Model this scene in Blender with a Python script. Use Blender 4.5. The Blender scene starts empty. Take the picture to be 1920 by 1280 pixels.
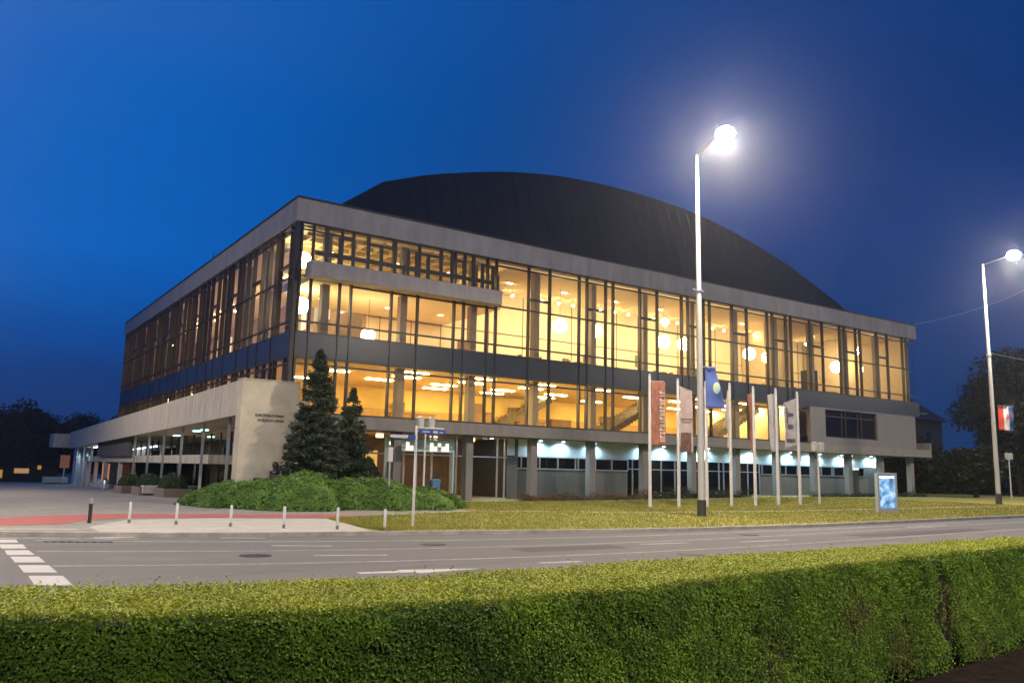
import bpy, bmesh, math, random
import numpy as np
from mathutils import Vector, Matrix
random.seed(7); rng = np.random.default_rng(7)
C = bpy.context.scene.collection
S = bpy.context.scene
# ------------------------------------------------------------------ camera
CAM_H = 1.9
F_PX, YAW, PITCH, ROLL = 1546.05, 0.5977, 0.1555, 0.0219
fw = Vector((math.sin(YAW)*math.cos(PITCH), math.cos(YAW)*math.cos(PITCH), math.sin(PITCH)))
rt = Vector((math.cos(YAW), -math.sin(YAW), 0)); up = rt.cross(fw)
r2 = rt*math.cos(ROLL) + up*math.sin(ROLL); u2 = up*math.cos(ROLL) - rt*math.sin(ROLL)
cam = bpy.data.objects.new('camera', bpy.data.cameras.new('camera')); C.objects.link(cam)
M = Matrix((r2, u2, -fw)).transposed().to_4x4(); M.translation = Vector((0, 0, CAM_H)); cam.matrix_world = M
cam.data.sensor_width = 36; cam.data.lens = F_PX/1920*36; cam.data.clip_start = .1; cam.data.clip_end = 3000
S.camera = cam
# ------------------------------------------------------------------ render and view
S.render.engine = 'CYCLES'
S.cycles.use_denoising = True
S.cycles.max_bounces = 8; S.cycles.diffuse_bounces = 3; S.cycles.glossy_bounces = 3
S.cycles.transmission_bounces = 6; S.cycles.transparent_max_bounces = 16; S.cycles.volume_bounces = 0
S.cycles.sample_clamp_indirect = 6
S.cycles.use_light_tree = True
S.view_settings.view_transform = 'Standard'; S.view_settings.look = 'None'
S.view_settings.exposure = 0; S.view_settings.gamma = 1; S.view_settings.use_curve_mapping = False
# ------------------------------------------------------------------ dusk sky (no sun: it has set)
W = bpy.data.worlds.new('World'); S.world = W; W.use_nodes = True
nt = W.node_tree; nt.nodes.clear(); L = nt.links.new
def N(t, **k):
    n = nt.nodes.new(t)
    for a, b in k.items(): setattr(n, a, b)
    return n
tc = N('ShaderNodeTexCoord'); sep = N('ShaderNodeSeparateXYZ'); L(tc.outputs['Generated'], sep.inputs[0])
def ramp(stops):
    r = N('ShaderNodeValToRGB'); cr = r.color_ramp; cr.interpolation = 'EASE' if len(stops) == 2 else 'LINEAR'
    while len(cr.elements) < len(stops): cr.elements.new(.5)
    for e, (p, c) in zip(cr.elements, stops): e.position = p; e.color = (*c, 1)
    return r
nz = N('ShaderNodeTexNoise'); nz.inputs['Scale'].default_value = 2.2; nz.inputs['Detail'].default_value = 5; nz.inputs['Roughness'].default_value = .5
mp = N('ShaderNodeMapping'); mp.inputs['Scale'].default_value = (1, 1, 2.6); L(tc.outputs['Generated'], mp.inputs[0]); L(mp.outputs[0], nz.inputs['Vector'])
nadd = N('ShaderNodeMath', operation='MULTIPLY_ADD'); L(nz.outputs['Fac'], nadd.inputs[0]); nadd.inputs[1].default_value = .26; nadd.inputs[2].default_value = -.13
zz = N('ShaderNodeMath', operation='ADD'); L(sep.outputs['Z'], zz.inputs[0]); L(nadd.outputs[0], zz.inputs[1])
left = ramp([(0, (.012, .034, .135)), (.06, (.006, .040, .19)), (.14, (.0005, .070, .33)), (.24, (0, .115, .50)), (.40, (0, .110, .48)), (.6, (.016, .11, .44))])
right = ramp([(0, (.004, .034, .125)), (.1, (.001, .034, .15)), (.25, (0, .034, .175)), (.5, (0, .022, .13))])
L(zz.outputs[0], left.inputs[0]); L(zz.outputs[0], right.inputs[0])
dt = N('ShaderNodeVectorMath', operation='DOT_PRODUCT'); L(tc.outputs['Generated'], dt.inputs[0])
az = math.radians(68); dt.inputs[1].default_value = (math.sin(az), math.cos(az), 0)
mr = N('ShaderNodeMapRange', interpolation_type='SMOOTHSTEP'); L(dt.outputs['Value'], mr.inputs['Value'])
mr.inputs['From Min'].default_value = .42; mr.inputs['From Max'].default_value = 1.02
mx = N('ShaderNodeMix', data_type='RGBA'); L(mr.outputs[0], mx.inputs['Factor']); L(left.outputs[0], mx.inputs['A']); L(right.outputs[0], mx.inputs['B'])
bg = N('ShaderNodeBackground'); bg.inputs['Strength'].default_value = 1.0; L(mx.outputs['Result'], bg.inputs['Color'])
wo = N('ShaderNodeOutputWorld'); L(bg.outputs[0], wo.inputs[0])
LAMP_W = 29000.0   # power of one street lamp
# ------------------------------------------------------------------ materials
MATS = {}
def mat(name, col, rough=.7, metal=0, var=None, scale=3, col2=None, bump=0, bscale=None, emit=None, estr=0, spec=.5, detail=6, transl=0, streak=None, coat=0):
    if name in MATS: return MATS[name]
    m = bpy.data.materials.new(name); m.use_nodes = True; t = m.node_tree; b = t.nodes['Principled BSDF']
    b.inputs['Base Color'].default_value = (*col, 1); b.inputs['Roughness'].default_value = rough; b.inputs['Metallic'].default_value = metal
    b.inputs['Specular IOR Level'].default_value = spec
    tcn = t.nodes.new('ShaderNodeTexCoord')
    if var or col2:
        c2 = col2 or tuple(c*(1-var) for c in col); c1 = col if col2 else tuple(min(1, c*(1+var)) for c in col)
        n = t.nodes.new('ShaderNodeTexNoise'); n.inputs['Scale'].default_value = scale; n.inputs['Detail'].default_value = detail; n.inputs['Roughness'].default_value = .65
        if streak:
            q = t.nodes.new('ShaderNodeMapping'); q.inputs['Scale'].default_value = streak; t.links.new(tcn.outputs['Object'], q.inputs[0]); t.links.new(q.outputs[0], n.inputs['Vector'])
        else: t.links.new(tcn.outputs['Object'], n.inputs['Vector'])
        r = t.nodes.new('ShaderNodeValToRGB'); r.color_ramp.elements[0].position = .33; r.color_ramp.elements[1].position = .67
        r.color_ramp.elements[0].color = (*c2, 1); r.color_ramp.elements[1].color = (*c1, 1)
        t.links.new(n.outputs['Fac'], r.inputs[0]); t.links.new(r.outputs[0], b.inputs['Base Color'])
    if bump:
        n2 = t.nodes.new('ShaderNodeTexNoise'); n2.inputs['Scale'].default_value = bscale or scale*6; n2.inputs['Detail'].default_value = 5
        t.links.new(tcn.outputs['Object'], n2.inputs['Vector'])
        bp = t.nodes.new('ShaderNodeBump'); bp.inputs['Strength'].default_value = bump; bp.inputs['Distance'].default_value = .02
        t.links.new(n2.outputs['Fac'], bp.inputs['Height']); t.links.new(bp.outputs[0], b.inputs['Normal'])
    if emit: b.inputs['Emission Color'].default_value = (*emit, 1); b.inputs['Emission Strength'].default_value = estr
    if transl:
        tr = t.nodes.new('ShaderNodeBsdfTranslucent'); ms = t.nodes.new('ShaderNodeMixShader'); ms.inputs[0].default_value = transl
        src = b.inputs['Base Color'].links
        if src: t.links.new(src[0].from_socket, tr.inputs[0])
        else: tr.inputs[0].default_value = (*col, 1)
        o = [x for x in t.nodes if x.type == 'OUTPUT_MATERIAL'][0]
        t.links.new(b.outputs[0], ms.inputs[1]); t.links.new(tr.outputs[0], ms.inputs[2]); t.links.new(ms.outputs[0], o.inputs[0])
    MATS[name] = m; return m
def glass(name, tint, ior=1.5, boost=1.0):
    m = bpy.data.materials.new(name); m.use_nodes = True; t = m.node_tree; t.nodes.clear()
    o = t.nodes.new('ShaderNodeOutputMaterial'); a = t.nodes.new('ShaderNodeBsdfTransparent'); a.inputs[0].default_value = (*tint, 1)
    g = t.nodes.new('ShaderNodeBsdfGlossy'); g.inputs['Roughness'].default_value = .01; g.inputs[0].default_value = (.95, .95, .95, 1)
    f = t.nodes.new('ShaderNodeFresnel'); f.inputs[0].default_value = ior
    k = t.nodes.new('ShaderNodeMath'); k.operation = 'MULTIPLY'; k.inputs[1].default_value = boost; k.use_clamp = True
    x = t.nodes.new('ShaderNodeMixShader'); t.links.new(f.outputs[0], k.inputs[0]); t.links.new(k.outputs[0], x.inputs[0])
    t.links.new(a.outputs[0], x.inputs[1]); t.links.new(g.outputs[0], x.inputs[2]); t.links.new(x.outputs[0], o.inputs[0])
    MATS[name] = m; return m
def emis(name, col, s):
    return mat(name, (.06, .06, .06), emit=col, estr=s)
slabc = mat('dimmed_concrete', (.15, .138, .128), .88, var=.14, scale=.9, bump=.25, bscale=9, streak=(1.6, 1.6, .5))  # same concrete, colour darkened to offset strong lamp light low on the building
concrete = mat('concrete', (.37, .32, .28), .85, var=.16, scale=.9, bump=.25, bscale=9, streak=(1.6, 1.6, .35))
concrete_side = mat('board_concrete', (.37, .325, .27), .9, var=.28, scale=1.6, bump=.3, bscale=7, streak=(3, 3, .3))
pylon_m = mat('pylon_concrete', (.42, .37, .28), .9, var=.14, scale=1.1, bump=.25, bscale=12)
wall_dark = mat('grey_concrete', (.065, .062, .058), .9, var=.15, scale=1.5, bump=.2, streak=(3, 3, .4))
spandrel = mat('blue_grey_panel', (.018, .023, .032), .35, var=.06, scale=2)
frame_m = mat('bronze_frame', (.034, .027, .022), .5, .3, var=.1)
frame_dark = mat('dark_frame', (.03, .028, .027), .5, .3)
alu = mat('aluminium', (.55, .55, .54), .35, .8, var=.08)
white_paint = mat('white_paint', (.50, .475, .44), .45, var=.08, scale=2)
copper = mat('dark_roof_sheet', (.006, .0065, .0075), .65, .1, var=.35, scale=.8, streak=(4, 4, .25))
window_glass = glass('window_glass', (.90, .90, .86), 1.45)
side_glass = glass('side_glass', (.88, .82, .70), 1.22, .22)
dark_glass = glass('dark_glass', (.35, .35, .36), 1.5)
cream = mat('cream_wall', (.74, .62, .42), .8, var=.16, scale=.22, streak=(1, 1, .4))
gold = mat('golden_wall', (.70, .50, .17), .8, var=.1, scale=.7)
floor_in = mat('foyer_floor', (.40, .29, .16), .35, var=.1)
ceil_in = mat('foyer_ceiling', (.85, .74, .50), .8, var=.04)
brown = mat('brown_wood', (.16, .09, .045), .6, var=.2, streak=(6, 6, .6))
col_in = mat('inner_column', (.19, .155, .12), .7, var=.1)
globe_m = emis('globe_glow', (1, .80, .42), 34)
bulb_m = emis('bulb_glow', (1, .78, .42), 260)
strip_m = emis('ceiling_strip_glow', (1, .76, .30), 75)
cool_m = emis('cool_lamp_glow', (.62, .88, 1), 45)
asphalt = mat('asphalt', (.108, .098, .090), .85, var=.13, scale=.8, streak=(.14, 1.3, 1), bump=.35, bscale=60, detail=12)
paint_road = mat('road_paint', (.30, .285, .27), .8, col2=(.14, .133, .126), scale=3.5, detail=10)
paint_fresh = mat('fresh_road_paint', (.40, .37, .34), .75, var=.08, scale=5)
paving = mat('plaza_paving', (.245, .222, .18), .85, var=.14, scale=.5, bump=.2, bscale=20, streak=(.35, 1.6, 1))
cream_paving = mat('cream_paving', (.36, .33, .275), .85, var=.12, scale=1.4, bump=.2)
red_lane = mat('red_lane', (.40, .085, .065), .85, col2=(.27, .09, .07), scale=1.3, bump=.2)
pt = paving.node_tree; pb = pt.nodes['Principled BSDF']; bk = pt.nodes.new('ShaderNodeTexBrick'); bk.inputs['Scale'].default_value = 1.0; bk.inputs['Brick Width'].default_value = 1.2; bk.inputs['Row Height'].default_value = .6; bk.inputs['Mortar Size'].default_value = .012
bk.inputs['Color1'].default_value = (1, 1, 1, 1); bk.inputs['Color2'].default_value = (.82, .82, .82, 1); bk.inputs['Mortar'].default_value = (.45, .45, .45, 1)
ptc = pt.nodes.new('ShaderNodeTexCoord'); pt.links.new(ptc.outputs['Object'], bk.inputs['Vector']); pm = pt.nodes.new('ShaderNodeMix'); pm.data_type = 'RGBA'; pm.blend_type = 'MULTIPLY'; pm.inputs['Factor'].default_value = 1
pt.links.new(pb.inputs['Base Color'].links[0].from_socket, pm.inputs['A']); pt.links.new(bk.outputs['Color'], pm.inputs['B']); pt.links.new(pm.outputs['Result'], pb.inputs['Base Color'])
kerb_m = mat('kerb_stone', (.36, .32, .26), .9, var=.25, scale=2)
grass_m = mat('lawn', (.28, .225, .042), .95, col2=(.14, .16, .024), scale=.55, bump=.6, bscale=30, detail=10)
soil = mat('soil', (.012, .008, .006), 1.0, var=.5, scale=6, bump=.8, spec=.05)
ground_m = mat('far_ground', (.03, .032, .022), .95, var=.2, scale=.2)
# ------------------------------------------------------------------ mesh helpers
class MB:
    def __init__(s): s.v = []; s.f = []
    def box(s, x0, x1, y0, y1, z0, z1):
        n = len(s.v); s.v += [(x, y, z) for z in (z0, z1) for y in (y0, y1) for x in (x0, x1)]
        s.f += [(n, n+2, n+3, n+1), (n+4, n+5, n+7, n+6), (n, n+1, n+5, n+4), (n+2, n+6, n+7, n+3), (n, n+4, n+6, n+2), (n+1, n+3, n+7, n+5)]
        return s
    def prism(s, poly, z0, z1):
        n = len(s.v); k = len(poly); s.v += [(*p, z0) for p in poly] + [(*p, z1) for p in poly]
        s.f += [tuple(n+i for i in range(k))[::-1], tuple(n+k+i for i in range(k))] + [(n+i, n+(i+1) % k, n+k+(i+1) % k, n+k+i) for i in range(k)]
        return s
    def poly(s, pts): n = len(s.v); s.v += [tuple(p) for p in pts]; s.f.append(tuple(range(n, n+len(pts)))); return s
    def tube(s, a, b, ra, rb=None, k=10, cap=True):
        rb = ra if rb is None else rb; a = Vector(a); b = Vector(b); d = (b-a).normalized()
        t = Vector((0, 0, 1)) if abs(d.z) < .9 else Vector((1, 0, 0)); e = d.cross(t).normalized(); g = d.cross(e)
        n = len(s.v)
        for p, r in ((a, ra), (b, rb)):
            for i in range(k):
                q = 2*math.pi*i/k; s.v.append(tuple(p + e*(r*math.cos(q)) + g*(r*math.sin(q))))
        s.f += [(n+i, n+(i+1) % k, n+k+(i+1) % k, n+k+i) for i in range(k)]
        if cap: s.f += [tuple(n+i for i in range(k))[::-1], tuple(n+k+i for i in range(k))]
        return s
    def lathe(s, prof, c=(0, 0, 0), k=16):
        n = len(s.v)
        for r, z in prof:
            for i in range(k): q = 2*math.pi*i/k; s.v.append((c[0]+r*math.cos(q), c[1]+r*math.sin(q), c[2]+z))
        for j in range(len(prof)-1):
            for i in range(k): s.f.append((n+j*k+i, n+j*k+(i+1) % k, n+(j+1)*k+(i+1) % k, n+(j+1)*k+i))
        s.f += [tuple(n+i for i in range(k))[::-1], tuple(n+(len(prof)-1)*k+i for i in range(k))]
        return s
    def sphere(s, c, r, k=16, m=10, sz=1):
        return s.lathe([(max(.001, r*math.sin(math.pi*j/m)), -r*sz*math.cos(math.pi*j/m)) for j in range(m+1)], c, k)
    def build(s, name, m, parent=None, smooth=False, bevel=0):
        me = bpy.data.meshes.new(name); me.from_pydata(s.v, [], s.f); me.validate(); me.materials.append(m)
        if smooth:
            me.shade_smooth(); me.set_sharp_from_angle(angle=math.radians(40))
        o = bpy.data.objects.new(name, me); C.objects.link(o)
        if parent: o.parent = parent
        if bevel:
            b = o.modifiers.new('bevel', 'BEVEL'); b.width = bevel; b.segments = 2; b.limit_method = 'ANGLE'
        return o
def B(*a): return MB().box(*a)
def tag(o, label=None, cat=None, group=None, kind=None):
    if label: o['label'] = label
    if cat: o['category'] = cat
    if group: o['group'] = group
    if kind: o['kind'] = kind
    return o
def empty(name, loc, label=None, cat=None, group=None, rz=0):
    o = bpy.data.objects.new(name, None); o.empty_display_size = .3; C.objects.link(o); o.location = loc; o.rotation_euler = (0, 0, rz)
    return tag(o, label, cat, group)
def copy_tree(o, loc=None, label=None, rz=None, parent=None):
    c = o.copy(); C.objects.link(c)
    if parent: c.parent = parent
    if loc is not None: c.location = loc
    if rz is not None: c.rotation_euler = (0, 0, rz)
    if label: c['label'] = label
    for ch in [x for x in o.children]:
        copy_tree(ch, parent=c)
    return c
def rawmesh(name, v, quads, m, parent=None, tris=False):
    v = np.ascontiguousarray(v, np.float32); q = np.ascontiguousarray(quads, np.int32); k = q.shape[1]
    me = bpy.data.meshes.new(name); me.vertices.add(len(v)); me.vertices.foreach_set('co', v.ravel())
    me.loops.add(q.size); me.loops.foreach_set('vertex_index', q.ravel())
    me.polygons.add(len(q)); me.polygons.foreach_set('loop_start', np.arange(0, q.size, k, dtype=np.int32))
    me.update(); me.validate(); me.materials.append(m)
    o = bpy.data.objects.new(name, me); C.objects.link(o)
    if parent: o.parent = parent
    return o
def leaf_mesh(name, pts, nrm, length, width, m, parent=None, spread=.8, rngl=rng, along=None):
    n = len(pts); nrm = nrm + rngl.normal(0, spread, (n, 3)); nrm /= np.linalg.norm(nrm, axis=1, keepdims=True)
    a = along + rngl.normal(0, .35, (n, 3)) if along is not None else rngl.normal(0, 1, (n, 3))
    a -= nrm*(a*nrm).sum(1, keepdims=True); a /= np.linalg.norm(a, axis=1, keepdims=True)+1e-9
    b = np.cross(nrm, a); l = (length*rngl.uniform(.45, 1.4, (n, 1)))/2; w = (width*rngl.uniform(.7, 1.2, (n, 1)))/2
    v = np.stack([pts-a*l, pts+b*w, pts+a*l, pts-b*w], 1).reshape(-1, 3)
    return rawmesh(name, v, np.arange(n*4).reshape(-1, 4), m, parent)
def gz(x):
    t = min(max((x-28)/32, 0), 1); return .3*t*t*(3-2*t)
def low(x, y):
    t = min(max((15.2-x)/1.5, 0), 1); return -.011*min(max(y-44, 0), 70)*t
def band(name, x0, x1, flo, fhi, dz, m, step=1.0, ny=1, kind='structure', skirt=0):
    xs = list(np.arange(x0, x1, step)) + [x1]; v = []; f = []
    for x in xs:
        a, b = flo(x), fhi(x)
        if skirt: v.append((x, a, gz(x)+dz-skirt))
        for j in range(ny+1): yy = a+(b-a)*j/ny; v.append((x, yy, gz(x)+dz+low(x, yy)))
    w = ny+1+(1 if skirt else 0)
    for i in range(len(xs)-1):
        for j in range(w-1): f.append((i*w+j, (i+1)*w+j, (i+1)*w+j+1, i*w+j+1))
    o = MB(); o.v = v; o.f = f; o = o.build(name, m)
    return tag(o, kind=kind)
def interp(pts): xs = [p[0] for p in pts]; ys = [p[1] for p in pts]; return lambda x: float(np.interp(x, xs, ys))
# ------------------------------------------------------------------ ground, road, pavements
BX, BY = 15.394, 44.431      # front left corner of the hall
kerb = interp([(-60, 34), (0, 27), (1.5, 26.3), (3.3, 25.5), (5.2, 24.67), (7.9, 23.95), (11.06, 23.4), (15.5, 22.5), (19.2, 21.85), (22.7, 21.55), (27.5, 21.6), (34.6, 21.65), (41.3, 21.5), (47, 21.1), (90, 19), (260, 10)])
band('ground', -400, 700, lambda x: -120, lambda x: 1500, -1.6, ground_m, 20)
band('road', -150, 300, lambda x: 6.9, lambda x: kerb(x)+.05, -.12, asphalt, 2, 4)
band('verge', -40, 120, lambda x: -30, lambda x: 6.9, 0, soil, 4)
band('kerb', -60, 260, kerb, lambda x: kerb(x)+.16, .004, kerb_m, .7, 1, skirt=.13)
band('pavement', -100, 260, lambda x: kerb(x)+.1, lambda x: 150, 0, paving, 1, 24, skirt=.12)
red = band('bike_lane', 1.2, 14.6, interp([(1.2, 28.3), (1.6, 28.7), (3.3, 28.95), (4.1, 30.6), (5.5, 31.45), (8.3, 31.2), (11.9, 30.1), (14.6, 30.5)]), interp([(1.2, 31.6), (1.8, 32.1), (2.8, 33.3), (5.3, 34.2), (9.2, 33.3), (13, 32.0), (14.6, 30.9)]), .008, red_lane, .5)
band('pavement_apron', 3.8, 12.0, lambda x: kerb(x)+.18, interp([(3.8, 27.5), (5.4, 30.7), (8.3, 30.9), (12, 29.5)]), .005, cream_paving, .4)
pathlo = interp([(14.3, 31.0), (21, 33.5), (26, 31.5), (32, 30.2), (39, 28.7), (60, 26.5), (90, 25)])
gl = interp([(11.0, 23.6), (11.3, 24.5), (12.0, 29.6), (14.3, 30.9)])
band('lawn', 11.05, 200, lambda x: kerb(x)+.17, lambda x: gl(x) if x < 14.3 else pathlo(x), .006, grass_m, .5, 6)
band('path', 14.6, 90, pathlo, lambda x: pathlo(x)+.55, .005, cream_paving, .8)
band('lawn', 20.6, 220, lambda x: max(pathlo(x)+.6, 34.6 if x < 21.4 else 0), lambda x: 46.5 if x < 78 else 90, .007, grass_m, .8, 8)
band('terrain', -200, 500, lambda x: 149.9, lambda x: 1400, -.02, ground_m, 20)
def patch(pts, m, dz):
    mb = MB(); mb.poly([(x, y, gz(x)+dz) for x, y in pts]); return tag(mb.build('road_patch', m), kind='structure')
dkp = mat('asphalt_patch', (.062, .058, .055), .9, var=.12, scale=2, bump=.3, bscale=50)
ltp = mat('asphalt_patch_light', (.135, .122, .112), .9, var=.12, scale=2, bump=.3, bscale=50)
patch([(12.5, 17.4), (15.9, 17.3), (15.95, 18.3), (12.55, 18.45)], dkp, -.118); patch([(19.5, 14.9), (26, 14.9), (26, 15.7), (19.5, 15.8)], ltp, -.118)
patch([(5.2, 13.2), (6.9, 12.9), (7.0, 14.3), (5.3, 14.6)], dkp, -.118); patch([(27, 17.4), (36, 17.5), (36, 18.4), (27, 18.4)], dkp, -.118)
patch([(3.0, 19.3), (4.6, 18.8), (4.7, 19.4), (3.1, 19.95)], ltp, -.118)
for cx_, cy_ in [(6.1, 19.1), (16.2, 15.4), (11.3, 20.2), (23.5, 19.6), (9.0, 13.2)]:
    mh = MB().lathe([(.36, -.13), (.36, -.112)], (cx_, cy_, gz(cx_)), 20).lathe([(.29, -.112), (.29, -.108)], (cx_, cy_, gz(cx_)), 20)
    tag(mh.build('manhole_cover', mat('cast_iron', (.035, .033, .032), .6, .4)), {6.1: 'round iron manhole cover in the lane near the zebra blocks', 16.2: 'round iron manhole cover in the near lane beyond the arrow', 11.3: 'round iron manhole cover in the far lane before the sign pole', 23.5: 'round iron manhole cover in the road before the tall lamp', 9.0: 'round iron manhole cover nearest the hedge'}[cx_], 'manhole cover', 'manhole covers in the road')
ck = MB()
for sx_0, sy_0, dx_, n_ in [(4, 16.2, .5, 16), (13, 20.0, .6, 22), (18, 17.0, .55, 20), (8, 14.4, .4, 14), (30, 19.0, .7, 20)]:
    px_, py_ = sx_0, sy_0
    for i in range(n_):
        qx, qy = px_+dx_, py_+random.uniform(-.13, .12); w_ = random.uniform(.008, .02)
        n0 = len(ck.v); ck.v += [(px_, py_-w_, gz(px_)-.1165), (qx, qy-w_, gz(qx)-.1165), (qx, qy+w_, gz(qx)-.1165), (px_, py_+w_, gz(px_)-.1165)]; ck.f.append((n0, n0+1, n0+2, n0+3)); px_, py_ = qx, qy
tag(ck.build('road_cracks', mat('tar', (.03, .028, .027), .6)), kind='structure')
# painted marks
def stripe(pts, w, m=paint_road, dz=-.116):
    v = []; mb = MB()
    for i, p in enumerate(pts):
        a = Vector(pts[max(0, i-1)]); b = Vector(pts[min(len(pts)-1, i+1)]); d = (b-a).normalized(); n = Vector((-d.y, d.x))*w/2
        q = Vector(p); v += [(q.x+n.x, q.y+n.y, gz(q.x)+dz), (q.x-n.x, q.y-n.y, gz(q.x)+dz)]
    mb.v = v; mb.f = [(2*i, 2*i+1, 2*i+3, 2*i+2) for i in range(len(pts)-1)]
    return tag(mb.build('road_marking', m), kind='structure')
def dens(pts, n=24):
    xs = [p[0] for p in pts]; ys = [p[1] for p in pts]; x = np.linspace(xs[0], xs[-1], n); k = np.polyfit(xs, ys, min(3, len(pts)-1)); return [(float(a), float(np.polyval(k, a))) for a in x]
stripe(dens([(2.0, 21.75), (4.42, 20.85), (7.86, 19.75), (10.54, 19.17), (12.9, 18.85), (22.05, 18.9), (28.1, 19.1), (44, 19.2)]), .16)
stripe(dens([(2.0, 18.7), (3.85, 18.02), (6.83, 17.1), (9.21, 16.74), (11.48, 16.5), (16.8, 16.35), (25.2, 16.6), (40, 16.9)]), .16)
stripe(dens([(2.2, 24.7), (4.96, 23.5), (7.4, 22.35), (10.19, 21.64), (14.51, 20.95), (18.05, 20.6), (21.3, 20.45), (40, 20.4)]), .22)
stripe([(7.3, 13.95), (9.6, 13.7), (14, 13.5), (30, 13.6)], .14)
dash_m = mat('dash_paint', (.36, .34, .31), .8, col2=(.20, .19, .18), scale=3)
for a, b, w in [((6.65, 24.0), (7.78, 23.55), .22), ((7.2, 21.3), (8.6, 20.7), .22), ((7.3, 18.65), (8.9, 18.1), .22), ((16.95, 18.09), (18.8, 17.97), .2), ((20.65, 17.6), (22.96, 17.55), .2), ((29.2, 18.2), (32.4, 18.1), .22), ((11.3, 15.3), (12.4, 15.17), .2), ((34, 20.0), (37, 19.9), .25)]:
    stripe([a, b], w, dash_m)
ar = MB()   # worn direction arrow
ar.v = [(x, y, -.116) for x, y in [(6.9, 15.35), (7.8, 15.25), (7.8, 15.42), (9.5, 14.95), (8.0, 14.75), (7.9, 14.95), (6.9, 15.15)]]; ar.f = [(0, 6, 5, 4, 3, 2, 1)]
tag(ar.build('road_marking', paint_fresh), kind='structure')
for bl in [[(1.49, 17.25), (2.01, 17.01), (2.01, 15.65), (1.48, 15.9)], [(1.45, 19.05), (1.96, 18.83), (1.98, 17.53), (1.46, 17.76)], [(1.42, 20.77), (1.93, 20.57), (1.95, 19.35), (1.43, 19.56)],
           [(1.4, 22.27), (1.86, 22.09), (1.89, 20.94), (1.39, 21.14)], [(1.36, 23.85), (1.86, 23.66), (1.85, 22.5), (1.36, 22.7)], [(1.32, 25.3), (1.81, 25.13), (1.8, 24.15), (1.32, 24.3)],
           [(1.5, 15.5), (2.03, 15.25), (2.05, 13.9), (1.5, 14.15)], [(1.5, 13.7), (2.05, 13.5), (2.06, 12.1), (1.5, 12.35)]]:
    mb = MB(); mb.poly([(x, y, -.115) for x, y in bl][::-1]); tag(mb.build('road_marking', paint_fresh), kind='structure')
stripe([(-1, 27.2), (1.2, 25.9), (3.4, 24.9), (4.6, 24.35)], .5, mat('worn_paint', (.26, .24, .20), .85, col2=(.12, .11, .10), scale=2.2), -.117)
stripe([(3.6, 25.05), (4.6, 24.9)], .28, paint_fresh, -.113)
stripe([(0.6, 27.55), (2.2, 27.2), (3.4, 26.6)], .3, paint_fresh, .006)
dr = MB()
for i in range(9): dr.box(2.35+i*.17, 2.35+i*.17+.12, 24.1-i*.075, 24.42-i*.075, -.13, -.108)
tag(dr.build('drain_grate', frame_dark), 'long dark iron drain grate in the road by the kerb', 'drain')
# ------------------------------------------------------------------ concert hall
H0 = empty('concert_hall', (BX, BY, 0), 'large modernist concert hall with lit glass facades and dark domed roof', 'concert hall')
LX, LY = 63.2, 53.6
ZT, ZF, ZBT, ZBB, ZST, ZSB = 17.0, 15.68, 9.30, 7.98, 4.80, 4.08
# roof fascia and roof deck
mb = MB().box(-.18, LX+.18, -.18, .30, ZF, ZT).box(-.18, .30, .30, LY+.18, ZF, ZT).box(.30, LX+.18, LY-.3, LY+.18, ZF, ZT).box(LX-.3, LX+.18, .30, LY-.3, ZF, ZT)
mb.build('roof_fascia', concrete, H0)
MB().box(-.24, LX+.24, -.24, .1, ZT+.003, ZT+.12).box(-.24, .1, .1, LY+.24, ZT+.003, ZT+.12).build('roof_edge', frame_dark, H0)
B(.3, LX-.3, .3, LY-.3, 16.2, 16.6).build('roof_deck', wall_dark, H0)
MB().tube((.8, 22, 16.6), (.8, 22, 18.6), .03).build('aerial', frame_dark, H0)
# domed hall roof: arched front that leans back, crown spanning to the rear
arch = [(4.86, 19.37), (8.06, 21.66), (11.47, 22.95), (16.0, 24.27), (20.97, 25.32), (26.43, 25.9), (33.71, 26.0), (39.75, 25.6), (46.35, 24.45), (52.7, 22.8), (58.25, 20.86), (60.94, 19.9), (62.3, 19.2)]
xs = [a[0] for a in arch]; zs = [a[1] for a in arch]
sx = sorted(set(list(np.linspace(4.86, 62.3, 46)) + [8.06])); dm = MB(); rows = []
kz = np.interp(sx, xs, zs); kz2 = np.convolve(np.pad(kz, 2, 'edge'), np.ones(5)/5, 'valid'); kz = np.where((np.array(sx) < 13) | (np.array(sx) > 51), kz, kz2)
for x, z in zip(sx, kz):
    yf = 6.5 + (2.2*(8.06-x)/3.2 if x < 8.06 else 0); t = (x-33.6)/28.8
    rows.append([(x, max(2.2, yf-.30*(z-16.6)) if x >= 8.06 else yf-.9, 16.5), (x, yf, z), (x, yf+5, z+.9*(1-t*t)), (x, 27, z+2.2*(1-t*t)), (x, 46, z+.9*(1-t*t)), (x, 50, 16.5)])
for r_ in rows: dm.v += r_
for i in range(len(rows)-1):
    for j in range(5): dm.f.append((i*6+j, (i+1)*6+j, (i+1)*6+j+1, i*6+j+1))
n = len(rows); dm.f += [tuple(range(6)), tuple((n-1)*6+j for j in range(6))[::-1]]
dm.build('domed_roof', copper, H0, smooth=True)
rb = MB()   # standing seams on the front of the roof
for i in range(0, len(rows)):
    a, b = Vector(rows[i][0]), Vector(rows[i][1]); rb.tube(a+Vector((0, -.02, 0)), b+Vector((0, -.02, 0)), 0.02, k=4, cap=False)
rb.build('roof_seams', copper, H0)
# area lights added as fill to brighten the interiors
def wash(x, y, z, sx_, sy_, e, col):
    l = bpy.data.lights.new('light', 'AREA'); l.shape = 'RECTANGLE'; l.size = sx_; l.size_y = sy_; l.energy = e; l.color = col
    o = bpy.data.objects.new('light', l); C.objects.link(o); o.parent = H0; o.location = (x, y, z)
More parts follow.
